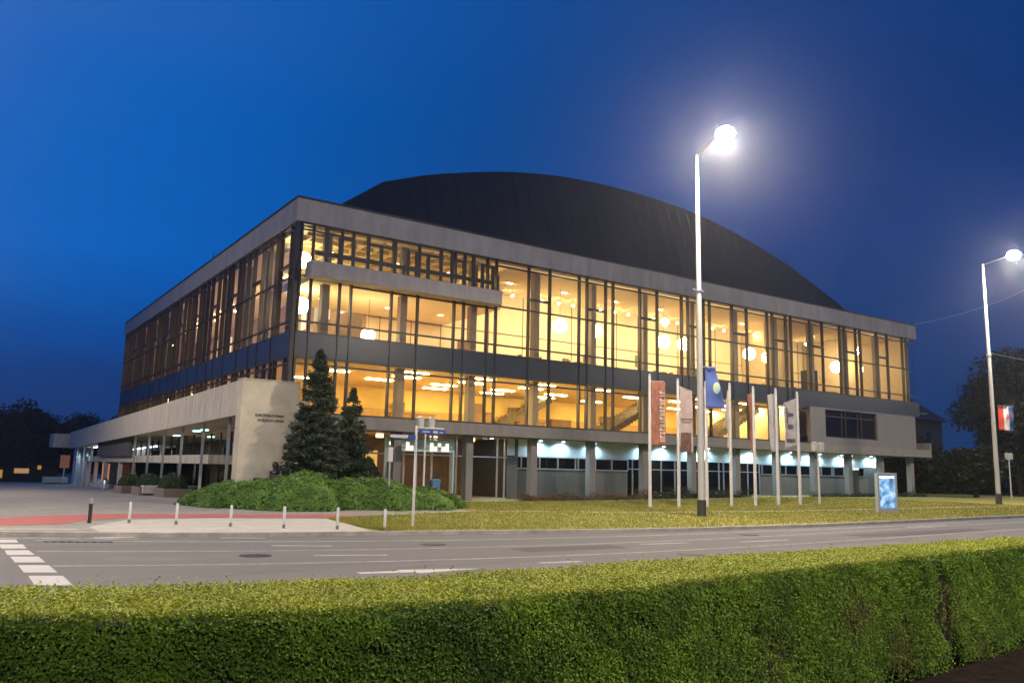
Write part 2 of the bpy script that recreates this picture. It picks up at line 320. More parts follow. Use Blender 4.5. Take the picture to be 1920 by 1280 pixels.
# floors and inner structure
UF = 9.2
B(.25, LX-.25, .25, LY-.25, 8.05, UF).build('upper_floor', floor_in, H0)
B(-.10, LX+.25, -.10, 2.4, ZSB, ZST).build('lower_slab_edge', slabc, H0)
B(-.10, 2.4, 2.4, LY, ZSB, ZST).build('side_slab_edge', concrete, H0)
B(2.41, LX-.3, 2.41, LY-.3, 4.1, 4.72).build('lower_floor', floor_in, H0)
B(.3, LX-.3, .31, 9, 15.5, 15.66).build('upper_ceiling', ceil_in, H0)
B(.3, 8, 9.01, LY-.3, 15.5, 15.66).build('side_ceiling', ceil_in, H0)
B(.3, LX-.3, .31, 13, 7.9, 8.04).build('lower_ceiling', mat('lower_ceiling_m', (.66, .50, .22), .7, var=.05), H0)
B(.3, 8, 13.01, LY-.3, 7.9, 8.04).build('side_lower_ceiling', ceil_in, H0)
B(8, LX-.5, 8.0, 8.3, UF, 15.5).build('foyer_wall', cream, H0)
B(7.7, 8, 8.0, LY-.5, UF, 15.5).build('side_foyer_wall', mat('side_tan', (.38, .27, .17), .8, var=.3, scale=.5), H0)
B(7.7, LX-.5, 12.6, 12.99, 4.72, 7.9).build('lower_foyer_wall', gold, H0)
B(7.7, 8, 13.0, LY-.5, 4.72, 7.9).build('side_lower_wall', gold, H0)
B(7.8, LX-.5, 12.3, 12.598, 4.72, 6.3).build('wood_dado', brown if False else mat('ochre_wood', (.40, .24, .07), .5, var=.15, streak=(5, 5, .4)), H0)
B(LX-.5, LX-.3, .5, 13, 4.8, 15.5).build('end_wall', mat('tan_wall', (.45, .35, .22), .8, var=.1), H0)
B(.5, 8, LY-.6, LY-.4, 4.8, 15.5).build('back_end_wall', brown, H0)
B(45.2, 45.35, .8, 13, 4.8, 7.9).build('end_partition', cream, H0)
B(46.9, 47.9, 3.2, 7.9, UF, 15.5).build('partition', mat('tan_wall', (.45, .35, .22), .8, var=.1), H0)
B(49.2, 50.3, 2.0, 3.0, UF, 11.6).build('cabinet', frame_dark, H0)
B(56.3, 56.5, 1.5, 7.9, UF, 15.5).build('partition', mat('tan_wall', (.45, .35, .22), .8, var=.1), H0)
for x0, x1, z0, z1, mm in [(13.0, 14.4, 9.3, 10.3, brown), (25.3, 25.9, 10.2, 11.0, brown), (33.2, 34.4, 11.0, 12.0, mat('olive_panel', (.14, .15, .07), .7)), (40.4, 41.3, 10.4, 11.4, mat('olive_panel', (.14, .15, .07), .7)), (18, 18.1, 9.3, 14, brown), (28.6, 29.0, 10.4, 10.9, white_paint)]:
    B(x0, x1, 7.93, 7.997, z0, z1).build('wall_picture', mm, H0)
for x0, x1, z1 in [(12.4, 13.4, 6.9), (19.6, 20.6, 7.2), (23.0, 24.0, 7.1), (33, 35, 6.9), (38, 39.2, 6.9)]:
    B(x0, x1, 12.22, 12.297, 4.73, z1).build('inner_door', brown, H0)
for x0, x1, y0, y1, z1 in [(10.5, 14.0, 8.5, 9.3, 5.85), (15.8, 17.6, 6.4, 7.1, 6.1), (21.5, 24.5, 9.2, 10, 5.8), (18.6, 19.5, 3.6, 4.2, 5.8), (26, 28, 10.2, 10.8, 6.2)]:
    MB().box(x0, x1, y0, y1, 4.73, z1-.06).box(x0-.05, x1+.05, y0-.05, y1+.05, z1-.06, z1).build('counter', brown, H0)
jn = MB()
for i in range(22): jn.box(9+i*2.45, 9.05+i*2.45, 7.96, 7.999, UF, 15.5)
jn.box(8.1, 62, 7.95, 7.998, 12.3, 12.36)
jn.build('wall_joints', brown, H0)
sl = MB()
for i in range(17): sl.box(15, 62, 1.0+i*.42, 1.06+i*.42, 15.38, 15.499)
sl.build('ceiling_slats', mat('slat_tan', (.60, .48, .30), .8), H0)
for x0, z1 in [(15.4, 11.4), (27.4, 11.5), (38.3, 11.4), (52.6, 11.5), (59.2, 11.4)]:
    B(x0, x0+1.3, 7.90, 7.949, 9.22, z1).build('inner_door', brown, H0)
cu = MB()
for i in range(34): cu.box(42.9+i*.11, 42.96+i*.11, 2.0+.05*(i % 2), 2.06+.05*(i % 2), UF+.1, 15.3)
cu.build('curtain', mat('curtain_tan', (.50, .38, .22), .9), H0)
for i in range(9):
    x = 18.6+i*4.4; tb = MB().tube((x, 3.2, 9.95), (x, 3.2, 9.99), .38, k=14).tube((x, 3.2, 9.2), (x, 3.2, 9.95), .03).box(x-.9, x-.5, 3.0, 3.4, 9.2, 9.66).box(x+.5, x+.9, 3.0, 3.4, 9.2, 9.66).box(x-.92, x-.86, 3.0, 3.4, 9.66, 10.05).box(x+.86, x+.92, 3.0, 3.4, 9.66, 10.05)
    if i not in (2, 5): tb.build('table_set', brown, H0)
# mezzanine behind the balcony
B(.9, 14.1, .35, 7.9, 12.42, 12.95).build('mezzanine_floor', ceil_in, H0)
B(14.0, 14.15, .35, 7.9, 12.95, 13.9).build('mezzanine_rail', cream, H0)
cb = MB()
for i in range(12): cb.box(1.2+i*1.1, 1.32+i*1.1, .5, 7.8, 15.2, 15.5)
for j in range(6): cb.box(.9, 14, .9+j*1.2, 1.0+j*1.2, 15.22, 15.5)
cb.build('ceiling_coffers', mat('coffer', (.50, .40, .24), .8), H0)
# upper floor foyer rail
rl = MB()
for i in range(36): rl.box(17+i*.85, 17.05+i*.85, 5.0, 5.04, UF, 10.1)
rl.box(17, 47, 4.98, 5.06, 10.1, 10.17).box(17, 47, 5.0, 5.03, 9.65, 9.69)
rl.build('foyer_rail', brown, H0)
# columns
colx = [2.1+5.07*k for k in range(13)]
for k, x in enumerate(colx):
    if x < LX-.6:
        B(x-.22, x+.22, .62, 1.10, UF, 15.5).build('inner_column', col_in, H0)
        if x < 46: B(x-.24, x+.24, .62, 1.12, 4.8, 7.9).build('inner_column', col_in, H0)
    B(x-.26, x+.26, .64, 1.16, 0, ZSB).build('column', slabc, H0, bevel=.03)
for k in range(1, 10):
    y = 2.1+5.07*k
    B(.62, 1.18, y-.28, y+.28, UF, 15.5).build('inner_column', col_in, H0)
    B(.62, 1.18, y-.28, y+.28, 4.8, 7.9).build('inner_column', col_in, H0)
# curtain walls ------------------------------------------------------
def units(length, lo=0.0):
    ed = [0.0]; ve = []
    j = -1
    while True:
        A = 2.03+10.14*j; Bc = A+5.07
        for a, b, vent in [(A-1.8, A+1.35, 'A'), (A+1.35, Bc-1.1, ''), (Bc-1.1, Bc+.68, 'B'), (Bc+.68, A+10.14-1.8, '')]:
            a2, b2 = max(a, 0), min(b, length)
            if b2-a2 > .3: ve.append((a2, b2, vent, A, Bc))
        j += 1
        if A > length: break
    return ve
MW = .058
def window(a, b, z0, z1, trans, inner, vent, side, gl, floor_bottom=None):
    fr = MB()
    def bx(u0, u1, w0, w1, q0, q1):
        if side: fr.box(w0, w1, u0, u1, q0, q1)
        else: fr.box(u0, u1, w0, w1, q0, q1)
    D0, D1 = -.10, .14
    bx(a-MW, a+MW, D0, D1, z0, z1)
    for u in inner: bx(u-MW, u+MW, D0, D1, z0, z1)
    for zt in trans + [z1-.06, z0+.05]:
        e = [a] + list(inner) + [b]
        for u0, u1 in zip(e[:-1], e[1:]): bx(u0+MW+.001, u1-MW-.001, D0+.05, D1-.05, zt-.05, zt+.05)
    if vent:
        u0, u1 = vent; bx(u0+MW+.001, u1-MW-.001, D0+.04, D1-.04, 13.24, 13.40)
    o = fr.build('window', frame_m, H0)
    g = MB()
    if side: g.poly([(.03, a, z0), (.03, b, z0), (.03, b, z1), (.03, a, z1)])
    else: g.poly([(a, .03, z0), (b, .03, z0), (b, .03, z1), (a, .03, z1)])
    g.build('pane', gl, o)
    return o
for a, b, v, A, Bc in units(LX):
    inner = [u for u in ((A-1.1, A+.65) if v == 'A' else ()) if a+.1 < u < b-.1]
    vent = (A-1.1, A+.65) if v == 'A' and A > 14 and A+.65 < LX else (Bc-1.1, Bc+.68) if v == 'B' and Bc > 14 else None
    if vent and (vent[0] < a-.01 or vent[1] > b+.01): vent = None
    if a < 13.2: tr = [9.97, 12.34] if a > .8 else [9.97, 12.55, 15.25]
    else: tr = [9.97, 12.55, 15.25]
    window(a, b, ZBT, ZF, tr, inner, vent, False, window_glass)
    if a < 45.6:
        b2 = min(b, 46.0); window(a, b2, ZST, ZBB, [7.56], [u for u in inner if u < 45.5], None, False, window_glass)
for a, b, v, A, Bc in units(LY):
    inner = [u for u in ((A-1.1, A+.65) if v == 'A' else ()) if a+.1 < u < b-.1]
    vent = (A-1.1, A+.65) if v == 'A' and A > 1 and A+.65 < LY else (Bc-1.1, Bc+.68) if v == 'B' else None
    if vent and (vent[0] < a-.01 or vent[1] > b+.01): vent = None
    if not v: inner = [(a+b)/2]
    window(a, b, ZBT, ZF, [9.97, 12.55, 15.25], inner, vent, True, side_glass)
    window(a, b, ZST, ZBB, [7.56], inner, None, True, side_glass)
B(-.09, .10, -.09, .10, ZST, ZF).build('corner_post', frame_m, H0)
# spandrel band
fn = MB().box(.17, LX+.3, -.06, .24, ZBB, ZBT)
for a, b, v, A, Bc in units(LX):
    for u in [a] + ([A-1.1, A+.65] if v == 'A' else []):
        if .3 < u < 46: fn.box(u-.035, u+.035, -.12, -.062, ZBB, ZBT)
fn.build('spandrel_band', spandrel, H0)
fn = MB().box(-.06, .24, .25, LY, ZBB, ZBT)
for a, b, v, A, Bc in units(LY):
    if a > .3: fn.box(-.12, -.062, a-.035, a+.035, ZBB, ZBT)
fn.build('side_spandrel_band', spandrel, H0)
# right hand end: concrete wall with dark window over the slab
MB().box(46.15, 48.3, -.06, .3, ZST, ZBB).box(48.3, 56.2, -.06, .3, ZST, 5.42).box(48.3, 56.2, -.06, .3, 7.86, ZBB).box(56.2, 62.6, -.06, .3, ZST, ZBB).build('end_concrete_wall', mat('dimmed_end_concrete', (.125, .12, .12), .9, var=.08, scale=.7, bump=.2), H0)  # concrete colour darkened here to offset the lamp light falling on this wall
o = MB().box(48.3, 56.2, .14, .2, 5.42, 5.52).box(48.3, 56.2, .14, .2, 7.76, 7.86)
for u in (48.33, 50.9, 51.5, 53.3, 53.9, 56.1): o.box(u-.04, u+.04, .1, .22, 5.52, 7.76)
o.box(48.4, 56, .12, .2, 7.25, 7.33)
o = o.build('dark_window', frame_m, H0); MB().poly([(48.3, .18, 5.42), (56.2, .18, 5.42), (56.2, .18, 7.86), (48.3, .18, 7.86)]).build('pane', dark_glass, o)
B(48.2, 56.3, 1.6, 1.8, ZST, ZBB).build('dark_room_wall', frame_dark, H0)
B(62.6, 65.2, 1.6, 1.9, ZST, ZBB).build('recess_wall', frame_dark, H0)
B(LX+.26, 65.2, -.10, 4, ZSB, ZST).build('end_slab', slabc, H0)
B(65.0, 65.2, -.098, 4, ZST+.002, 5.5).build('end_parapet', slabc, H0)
B(LX+.31, 65.0, .0, 3, ZBB+.3, ZBB+.5).build('end_canopy', spandrel, H0)
# balcony on the front
bl = B(.5, 13.35, -1.0, -.12, 12.42, 13.32).build('balcony', concrete, H0, bevel=.03)
bf = MB()
zb, zt = 13.34, 15.6
for u in [1.65, 2.5, 3.3, 4.25, 5.1, 6.0, 6.9, 7.5, 8.3, 9.2, 10.0, 10.9, 11.6, 12.3, 13.1]:
    bf.box(u-.11, u+.11, -.24, -.12, zb, 15.1 if int(u*10) % 2 else zt)
bf.box(1.0, 13.2, -.23, -.13, 13.85, 14.1)
for a, b, z in [(2.5, 3.3, 15.0), (4.25, 5.1, 14.95), (5.1, 6.0, 14.95), (7.5, 9.2, 14.95), (10.0, 10.9, 14.95), (12.3, 13.1, 14.95)]: bf.box(a+.11, b-.11, -.23, -.13, z, z+.14)
bf.build('balcony_screen', frame_dark, bl)
MB().box(13.1, 13.16, -.9, -.84, 13.32, 14.35).box(.6, .66, -.9, -.84, 13.32, 14.2).build('balcony_post', frame_dark, bl)
# stairs in the lower foyer
def stair(x0, x1, y0, y1):
    st = MB(); n = 18
    for i in range(n):
        xa = x0+(x1-x0)*i/n; xb = x0+(x1-x0)*(i+1)/n; z = 4.75+3.15*(i+1)/n; st.box(min(xa, xb), max(xa, xb), y0, y1, max(4.73, z-.5), z)
    o = st.build('staircase', mat('stair_brown', (.09, .07, .05), .6), H0)
    r = MB()
    for i in range(0, n, 2):
        xa = x0+(x1-x0)*(i+.5)/n; z = 4.75+3.15*(i+1)/n; r.box(xa-.02, xa+.02, y0+.03, y0+.07, z, z+.9)
    r.tube((x0, y0+.05, 5.8), (x1, y0+.05, 8.4-.6), .035)
    r.build('handrail', brown, o)
stair(26.2, 32.4, 4.0, 6.4); stair(19.5, 25.2, 9.2, 11.4); stair(37.5, 44.0, 3.6, 6.0)
# ceiling light strips (lower foyer) and spots
k = 0
for yy in (1.7, 4.2, 6.9, 9.6):
    for i in range(9):
        x = 2.2+i*5.07+(yy*.3 % 1.5)
        if (i*7+int(yy*3)) % 5 == 0: continue
        B(x, x+1.9, yy, yy+.42, 7.84, 7.897).build('ceiling_light', strip_m, H0)
for i in range(10):
    y = 14+i*3.9
    B(1.6+(i % 3)*.5, 2.0+(i % 3)*.5, y, y+1.2, 7.84, 7.897).build('ceiling_light', strip_m, H0)
for i, x in enumerate([18.9, 21.7, 23.3, 24.75, 27.6, 29.1, 30.6, 33.5, 34.9, 36.35, 40.8, 42.3, 46.5, 50.2, 54.2, 57.8, 60.3]):
    MB().tube((x, 6, 15.02), (x, 6, 15.498), .012, k=5).build('spot_rod', brown, H0)
    MB().sphere((x, 6, 14.95), .085, 10, 6).build('ceiling_spot', bulb_m, H0, smooth=True)
for y in [6, 9.5, 13, 18.5, 22, 27, 33, 36.5, 41, 46, 50]:
    MB().sphere((4.2, y, 15.0 if y % 2 else 14.6), .09, 8, 6).build('ceiling_spot', bulb_m, H0)
for y, z in [(20, 11.3), (25, 10.9), (17, 11.3), (21, 10.8), (29, 11), (38, 10.7), (44, 11.2), (51, 10.8)]:
    B(6.9, 7.698, y, y+.8, z, z+.6).build('wall_lamp', emis('wall_lamp_glow', (1, .75, .42), 7), H0)
for i, (y, z, w_, h_) in enumerate([(14, 12.9, .9, 1.9), (16.5, 12.9, .5, 1.9), (19, 12.8, .8, 2.0), (22.5, 10.2, .7, 1.2), (26, 12.9, .5, 1.4), (27.5, 10.2, .9, 1.0), (31, 10.0, .5, 1.5), (36, 10.2, .8, 1.3), (40, 12.8, .6, 1.9), (42, 10.1, .9, 1.9), (44.5, 12.8, 1.0, 2.1), (46.5, 10.1, .8, 2.0), (49, 12.7, .5, 1.6), (51, 10.2, .9, 1.6), (10.5, 13.0, 1.3, 1.8)]):
    B(7.55, 7.69, y, y+w_, z, z+h_).build('glow_panel', emis('panel_glow_%d' % (i % 3), (1, .80-.04*(i % 3), .50), [1.1, .7, 1.6][i % 3]), H0)  # glowing panels added on the side wall to suggest lit rooms
# soffit downlights on the ground floor, cool white
def soft(x, y, z, e, col, r=.08, ang=150):
    l = bpy.data.lights.new('light', 'SPOT'); l.energy = e; l.color = col; l.shadow_soft_size = r; l.spot_size = math.radians(ang); l.spot_blend = .6
    o = bpy.data.objects.new('light', l); C.objects.link(o); o.location = (x, y, z); return o
for i, (x, on) in enumerate([(13.3, .5), (14.9, .5), (19.0, 1), (21.0, 1), (23.9, 1), (28.9, 1), (30.9, 1), (34.2, 1), (35.9, 1), (39.5, 1), (41.3, 1), (44.6, 1), (46.4, 1), (49.2, 1), (50.6, 1), (53.9, 1), (55.4, 1), (58.6, 1), (59.9, 1)]):
    f = MB().lathe([(.15, 0), (.15, -.06), (.11, -.065)], (x, 2.25, 4.078), 14).build('downlight', white_paint, H0)
    MB().tube((x, 2.25, 4.002), (x, 2.25, 4.010), .10, k=12).build('lens', cool_m, f)
    l = soft(x, 2.15, 3.98, 400*on, (.55, .84, 1), .08, 165); l.parent = f
# ground floor walls
pale = mat('pale_metal_panel', (.46, .52, .54), .5, var=.05, streak=(8, 8, .1))
WY = 2.6
for k in range(2, 12):
    x0, x1 = colx[k], colx[k+1]
    if k in (3, 4, 8, 9, 10):
        z2 = 2.9
        B(x0, x1, WY, WY+.2, 2.95, 4.09).build('fascia_panel', pale, H0)
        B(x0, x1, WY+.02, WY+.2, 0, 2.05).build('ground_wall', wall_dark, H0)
        w = MB().box(x0, x1, WY-.02, WY+.1, 2.05, 2.13).box(x0, x1, WY-.02, WY+.1, 2.87, 2.95)
        for j in range(4): w.box(x0+j*1.6-.04+.3, x0+j*1.6+.04+.3, WY-.02, WY+.1, 2.13, 2.87)
        w = w.build('strip_window', alu, H0); MB().poly([(x0, WY+.06, 2.1), (x1, WY+.06, 2.1), (x1, WY+.06, 2.9), (x0, WY+.06, 2.9)]).build('pane', dark_glass, w)
    elif k in (5, 6, 7):
        B(x0, x1, WY, WY+.2, 2.95, 4.09).build('fascia_panel', pale, H0)
        w = MB().box(x0, x1, WY, WY+.1, 0, .1).box(x0, x1, WY, WY+.1, 2.2, 2.27)
        for j in range(4): w.box(x0+j*1.5-.035+.5, x0+j*1.5+.035+.5, WY-.02, WY+.1, .1, 2.94)
        w = w.build('glazed_wall', alu, H0); MB().poly([(x0, WY+.06, .05), (x1, WY+.06, .05), (x1, WY+.06, 2.95), (x0, WY+.06, 2.95)]).build('pane', dark_glass, w)
    elif k == 11:
        B(x0, x0+2.6, WY, WY+.2, 2.95, 4.09).build('fascia_panel', pale, H0)
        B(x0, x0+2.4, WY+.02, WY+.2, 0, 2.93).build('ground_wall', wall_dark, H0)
    else:
        w = MB().box(x0, x1, WY, WY+.1, 0, .1).box(x0, x1, WY, WY+.1, 2.75, 2.83)
        for u in (x0+.2, x0+1.0, x0+3.4, x0+4.0): w.box(u-.04, u+.04, WY-.02, WY+.1, .1, 4.08)
        w = w.build('glazed_wall', alu, H0); MB().poly([(x0, WY+.06, .05), (x1, WY+.06, .05), (x1, WY+.06, 4.08), (x0, WY+.06, 4.08)]).build('pane', window_glass, w)
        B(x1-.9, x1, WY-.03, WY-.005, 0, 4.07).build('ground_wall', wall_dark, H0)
        B(x1-.9, x1-.3, WY-.06, WY-.032, 2.95, 4.07).build('fascia_panel', pale, H0)
B(17.25, 17.35, 2.75, 9.1, 0, 4.09).build('inner_ground_wall', frame_dark, H0)
B(17.36, 62, 5.8, 6.0, 0, 4.09).build('inner_ground_wall', frame_dark, H0)
B(55.6, 56.9, WY-.05, WY+.03, 0, 2.6).build('open_doorway', frame_dark, H0)
B(55.9, 56.9, WY-.10, WY-.06, 2.68, 2.92).build('doorway_sign', emis('sign_white', (.9, .95, 1), .9), H0)
B(23.4, 24.0, WY-.03, WY+.018, .8, 1.5).build('wall_box', frame_dark, H0)
B(23.5, 24.0, WY-.05, WY-.004, 3.4, 3.65).build('vent_grille', alu, H0)
# entrance, bays 0-2
B(1.0, 17.3, 9.0, 9.2, 0, 4.09).build('entrance_back_wall', mat('entrance_brown', (.12, .07, .035), .6, var=.3, scale=.9), H0)
B(.3, 17.2, 2.7, 9.0, .004, .05).build('entrance_floor', floor_in, H0)
w = MB().box(2.4, 12.2, WY, WY+.1, 0, .1).box(2.4, 12.2, WY, WY+.1, 2.75, 2.85)
for u in (2.45, 3.2, 4.6, 5.6, 7.8, 8.6, 9.5, 10.6, 12.0): w.box(u-.05, u+.05, WY-.03, WY+.1, .1, 4.08)
w = w.build('glazed_wall', alu, H0); MB().poly([(2.4, WY+.06, .05), (12.2, WY+.06, .05), (12.2, WY+.06, 4.08), (2.4, WY+.06, 4.08)]).build('pane', window_glass, w)
B(3.0, 4.6, 7.8, 7.9, 1.2, 3.4).build('lit_panel', emis('panel_amber', (1, .55, .12), .85), H0)
B(8.3, 9.5, 8.4, 8.5, .8, 3.1).build('lit_panel', emis('panel_amber', (1, .55, .12), .85), H0)
B(2.7, 3.6, 4.6, 4.8, 3.5, 3.6).build('ceiling_light', strip_m, H0)
MB().box(6.8, 11.4, 1.35, 1.45, 2.96, 3.72).box(6.7, 6.8, 1.3, 1.5, 0, 3.75).box(11.4, 11.5, 1.3, 1.5, 0, 3.75).box(6.7, 11.5, 1.3, 1.5, 3.75, 3.85).build('entrance_portal', mat('portal_glass_band', (.35, .48, .50), .3), H0)
for i in range(16):
    x = 6.95+i*.28
    if i in (6, 7, 8): continue
    B(x, x+.2, 1.31, 1.348, 3.02+(.28 if i % 3 == 0 else 0), 3.2+(.3 if i % 2 == 0 else .1)).build('portal_lamp', emis('portal_warm', (1, .86, .6), 2.2), H0)
for x, y in [(4, 5), (8, 5), (12, 5), (15, 5)]:
    l = bpy.data.lights.new('light', 'AREA'); l.shape = 'DISK'; l.size = .5; l.energy = 90; l.color = (1, .72, .38)
    o = bpy.data.objects.new('light', l); C.objects.link(o); o.parent = H0; o.location = (x, y, 3.85)
    MB().tube((x, y, 3.86), (x, y, 4.09), .26, k=14).build('ceiling_lamp', emis('entry_lamp_glow', (1, .75, .4), 3), H0)
for i in range(9):
    x = 17.5+i*5.07
    B(x-.2, x+.2, 4.0, 4.4, 15.44, 15.497).build('ceiling_light', emis('fill_glow', (1, .78, .42), 6), H0)  # glowing plate made up to go with the added fill light
    wash(x, 4.2, 15.42, .4, .4, [560, 470, 500, 400, 440, 380, 300, 330, 260][i], (1, .80, .47))
for i in range(9):
    wash(3+i*5.07, 5.5, 7.82, 1.2, .4, 230, (1, .72, .26))  # unseen area lights added to brighten the lower foyer
for x in (3.4, 8, 12):
    B(x-.15, x+.15, 4.5, 4.8, 12.36, 12.417).build('ceiling_light', emis('fill_peach', (1, .68, .36), 5), H0)  # invented plates here and above, paired with added fill under both ceilings
    wash(x, 4.65, 12.34, .3, .3, 260, (1, .68, .42))
    B(x-.15, x+.15, 3.5, 3.8, 15.14, 15.197).build('ceiling_light', emis('fill_peach', (1, .68, .36), 5), H0)
    wash(x, 3.65, 15.12, .3, .3, 130, (1, .74, .36))
for i in range(5):
    y = 13+i*8.6
    B(3.8, 4.1, y-.8, y+.8, 15.44, 15.497).build('ceiling_light', emis('fill_glow', (1, .78, .42), 6), H0)  # made-up plate beside the fill lights added for the side gallery
    wash(3.95, y, 15.42, .3, .8, 300, (1, .70, .36))
    wash(3.0, y, 7.8, .3, 1.6, 130, (1, .66, .32))
# ---- front canopy with pylon
CXL = -3.79
def ct(y): return 6.0-.0144*(y+4.39)
def cbm(y): return 4.31-.0153*(y+4.39)
cn = MB(); y0, y1 = -3.6, 60.0
def slope(mb, xa, xb, ya, yb, zb_, zt_):
    n = len(mb.v)
    mb.v += [(xa, ya, zb_(ya)), (xb, ya, zb_(ya)), (xa, yb, zb_(yb)), (xb, yb, zb_(yb)), (xa, ya, zt_(ya)), (xb, ya, zt_(ya)), (xa, yb, zt_(yb)), (xb, yb, zt_(yb))]
    mb.f += [(n, n+2, n+3, n+1), (n+4, n+5, n+7, n+6), (n, n+1, n+5, n+4), (n+2, n+6, n+7, n+3), (n, n+4, n+6, n+2), (n+1, n+3, n+7, n+5)]
slope(cn, CXL+.02, CXL+.35, y0, y1, cbm, ct)
cn.build('canopy_fascia', concrete_side, H0)
cn = MB(); slope(cn, CXL+.36, -.12, y0, y1, lambda y: cbm(y)+.12, lambda y: cbm(y)+.9); cn.build('canopy_roof', concrete, H0)
cn = MB(); slope(cn, -5.35, CXL+.34, 60.01, 64, lambda y: 3.42, lambda y: 4.9); cn.build('canopy_end', concrete_side, H0)
MB().box(CXL, -.95, -4.39, -3.61, 0, 6.0).build('pylon', pylon_m, H0, bevel=.02)
B(CXL-.03, -.92, -4.42, -3.58, 6.003, 6.06).build('pylon_cap', concrete_side, H0)
def text(s, size, loc, rot, m, parent, ext=.01, name='lettering', align='CENTER', width=None):
    c = bpy.data.curves.new(name, 'FONT'); c.body = s; c.size = size; c.extrude = ext; c.align_x = align; c.align_y = 'CENTER'
    o = bpy.data.objects.new(name, c); C.objects.link(o); bpy.context.view_layer.update()
    if width: k = width/max(o.dimensions.x, .01)
    me = bpy.data.meshes.new_from_object(o); bpy.data.objects.remove(o)
    o = bpy.data.objects.new(name, me); C.objects.link(o); me.materials.append(m)
    if width:
        for v in me.vertices: v.co.x *= k
    o.location = loc; o.rotation_euler = rot; o.parent = parent
    return o
let = mat('bronze_letter', (.07, .06, .035), .5, .5)
text('KONCERTNA DVORANA', .2, (-2.36, -4.40, 4.30), (math.pi/2, 0, 0), let, H0, width=1.42)
text('VATROSLAV LISINSKI', .2, (-2.30, -4.40, 4.06), (math.pi/2, 0, 0), let, H0, width=1.30)
# canopy columns, ground floor glazing at the side, entrance vestibule
for y in (-1.08, 4.0, 9.0, 13.95, 18.8, 23.9, 46, 51, 56):
    B(-3.40, -3.27, y-.065, y+.065, -.7, cbm(y)+.12).build('canopy_column', alu, H0)
w = MB()
for i in range(22): w.box(.3, .42, -1.0+i*2.5+2.5, -1.0+i*2.5+2.58, 0, 4.1)
w.box(.3, .42, 2, 53, 2.25, 2.35)
w = w.build('side_glazed_wall', frame_m, H0); MB().poly([(.36, 1.5, .05), (.36, 53, .05), (.36, 53, 4.08), (.36, 1.5, 4.08)]).build('pane', window_glass, w)
B(5.5, 5.7, 9.21, 64, -.8, 4.09).build('side_inner_wall', mat('side_wall_tan', (.30, .22, .13), .6, var=.5, scale=.35), H0)
B(.4, 5.5, 64, 64.2, -1, 4.09).build('side_end_wall', cream, H0)
for i, y in enumerate([11, 15, 19.5, 24, 29, 35, 42, 50, 58]):
    B(2.4, 3.2, y+1, y+1.3, 3.62, 3.72).build('ceiling_light', strip_m if i < 3 else emis('cool_strip_glow', (.8, .95, 1), 8), H0)
    wash(2.8, y, 3.85, .5, .5, 260, (1, .62, .28) if i < 2 else (.75, .92, 1))
    B(4.2, 5.2, y+.4, y+.6, 0, 3.9).build('partition', brown, H0)
for i, y in enumerate([12, 17, 22, 27, 33, 39, 45, 50]):
    B(2.2, 3.4, y, y+.5, 3.9, 4.0).build('ceiling_light', strip_m if i < 3 else emis('cool_strip_glow', (.8, .95, 1), 8), H0)
B(.6, .8, 2.6, 8.5, .3, 3.7).build('lit_panel', emis('panel_dim', (1, .62, .2), .30), H0)
B(-3.0, -.3, 3.9, 52.4, 1.93, 2.44).build('vestibule_roof', concrete_side, H0)
B(-3.3, -3.0, 26.5, 42.5, 2.45, 4.2).build('dark_box_wall', wall_dark, H0)
for y in (32.6, 40.0, 46.0, 51.9):
    B(-2.95, -2.65, y-.25, y+.25, -.8, 1.92).build('vestibule_post', alu if y in (40.0, 46.0) else concrete, H0)
B(-2.3, -2.2, 8, 31, -.5, 1.92).build('vestibule_pane', dark_glass, H0)
B(-1.0, -.9, 12.0, 52, -.8, 1.92).build('vestibule_back', frame_dark, H0)
MB().box(-2.4, -2.3, 41.2, 44.6, .1, 1.75).build('poster_case', emis('orange_poster', (1, .35, .12), .5), H0)
MB().box(-2.9, -2.5, 39.6, 46.4, -.55, -.1).build('entrance_plinth', white_paint, H0)
B(-2.5, -2.3, 52.5, 66, -1, 3.4).build('white_end_wall', white_paint, H0)
for y in (45, 47.5, 50, 52.5, 55, 57.5):
    B(-1.9, -1.7, y, y+1.4, cbm(y)-.02, cbm(y)+.05).build('canopy_lamp', emis('cool_tube', (.75, .92, 1), 9), H0)
for y in (49, 55, 61):
    soft(-3.3, y, 3.0, 120, (.55, .85, 1), .2, 160).parent = H0
for y, x, c_ in [(14, -1.3, cool_m), (12.4, -1.2, cool_m), (21.6, -.9, cool_m)]:
    B(x-.2, x+.2, y-.3, y+.3, cbm(y)+.04, cbm(y)+.1).build('canopy_lamp', emis('teal_lamp', (.35, .95, .85), 5), H0)
for x, y in [(-2.6, 8), (-2.6, 18), (-2.6, 30)]: soft(x, y, 3.9, 50, (.8, .9, .8), .2).parent = H0
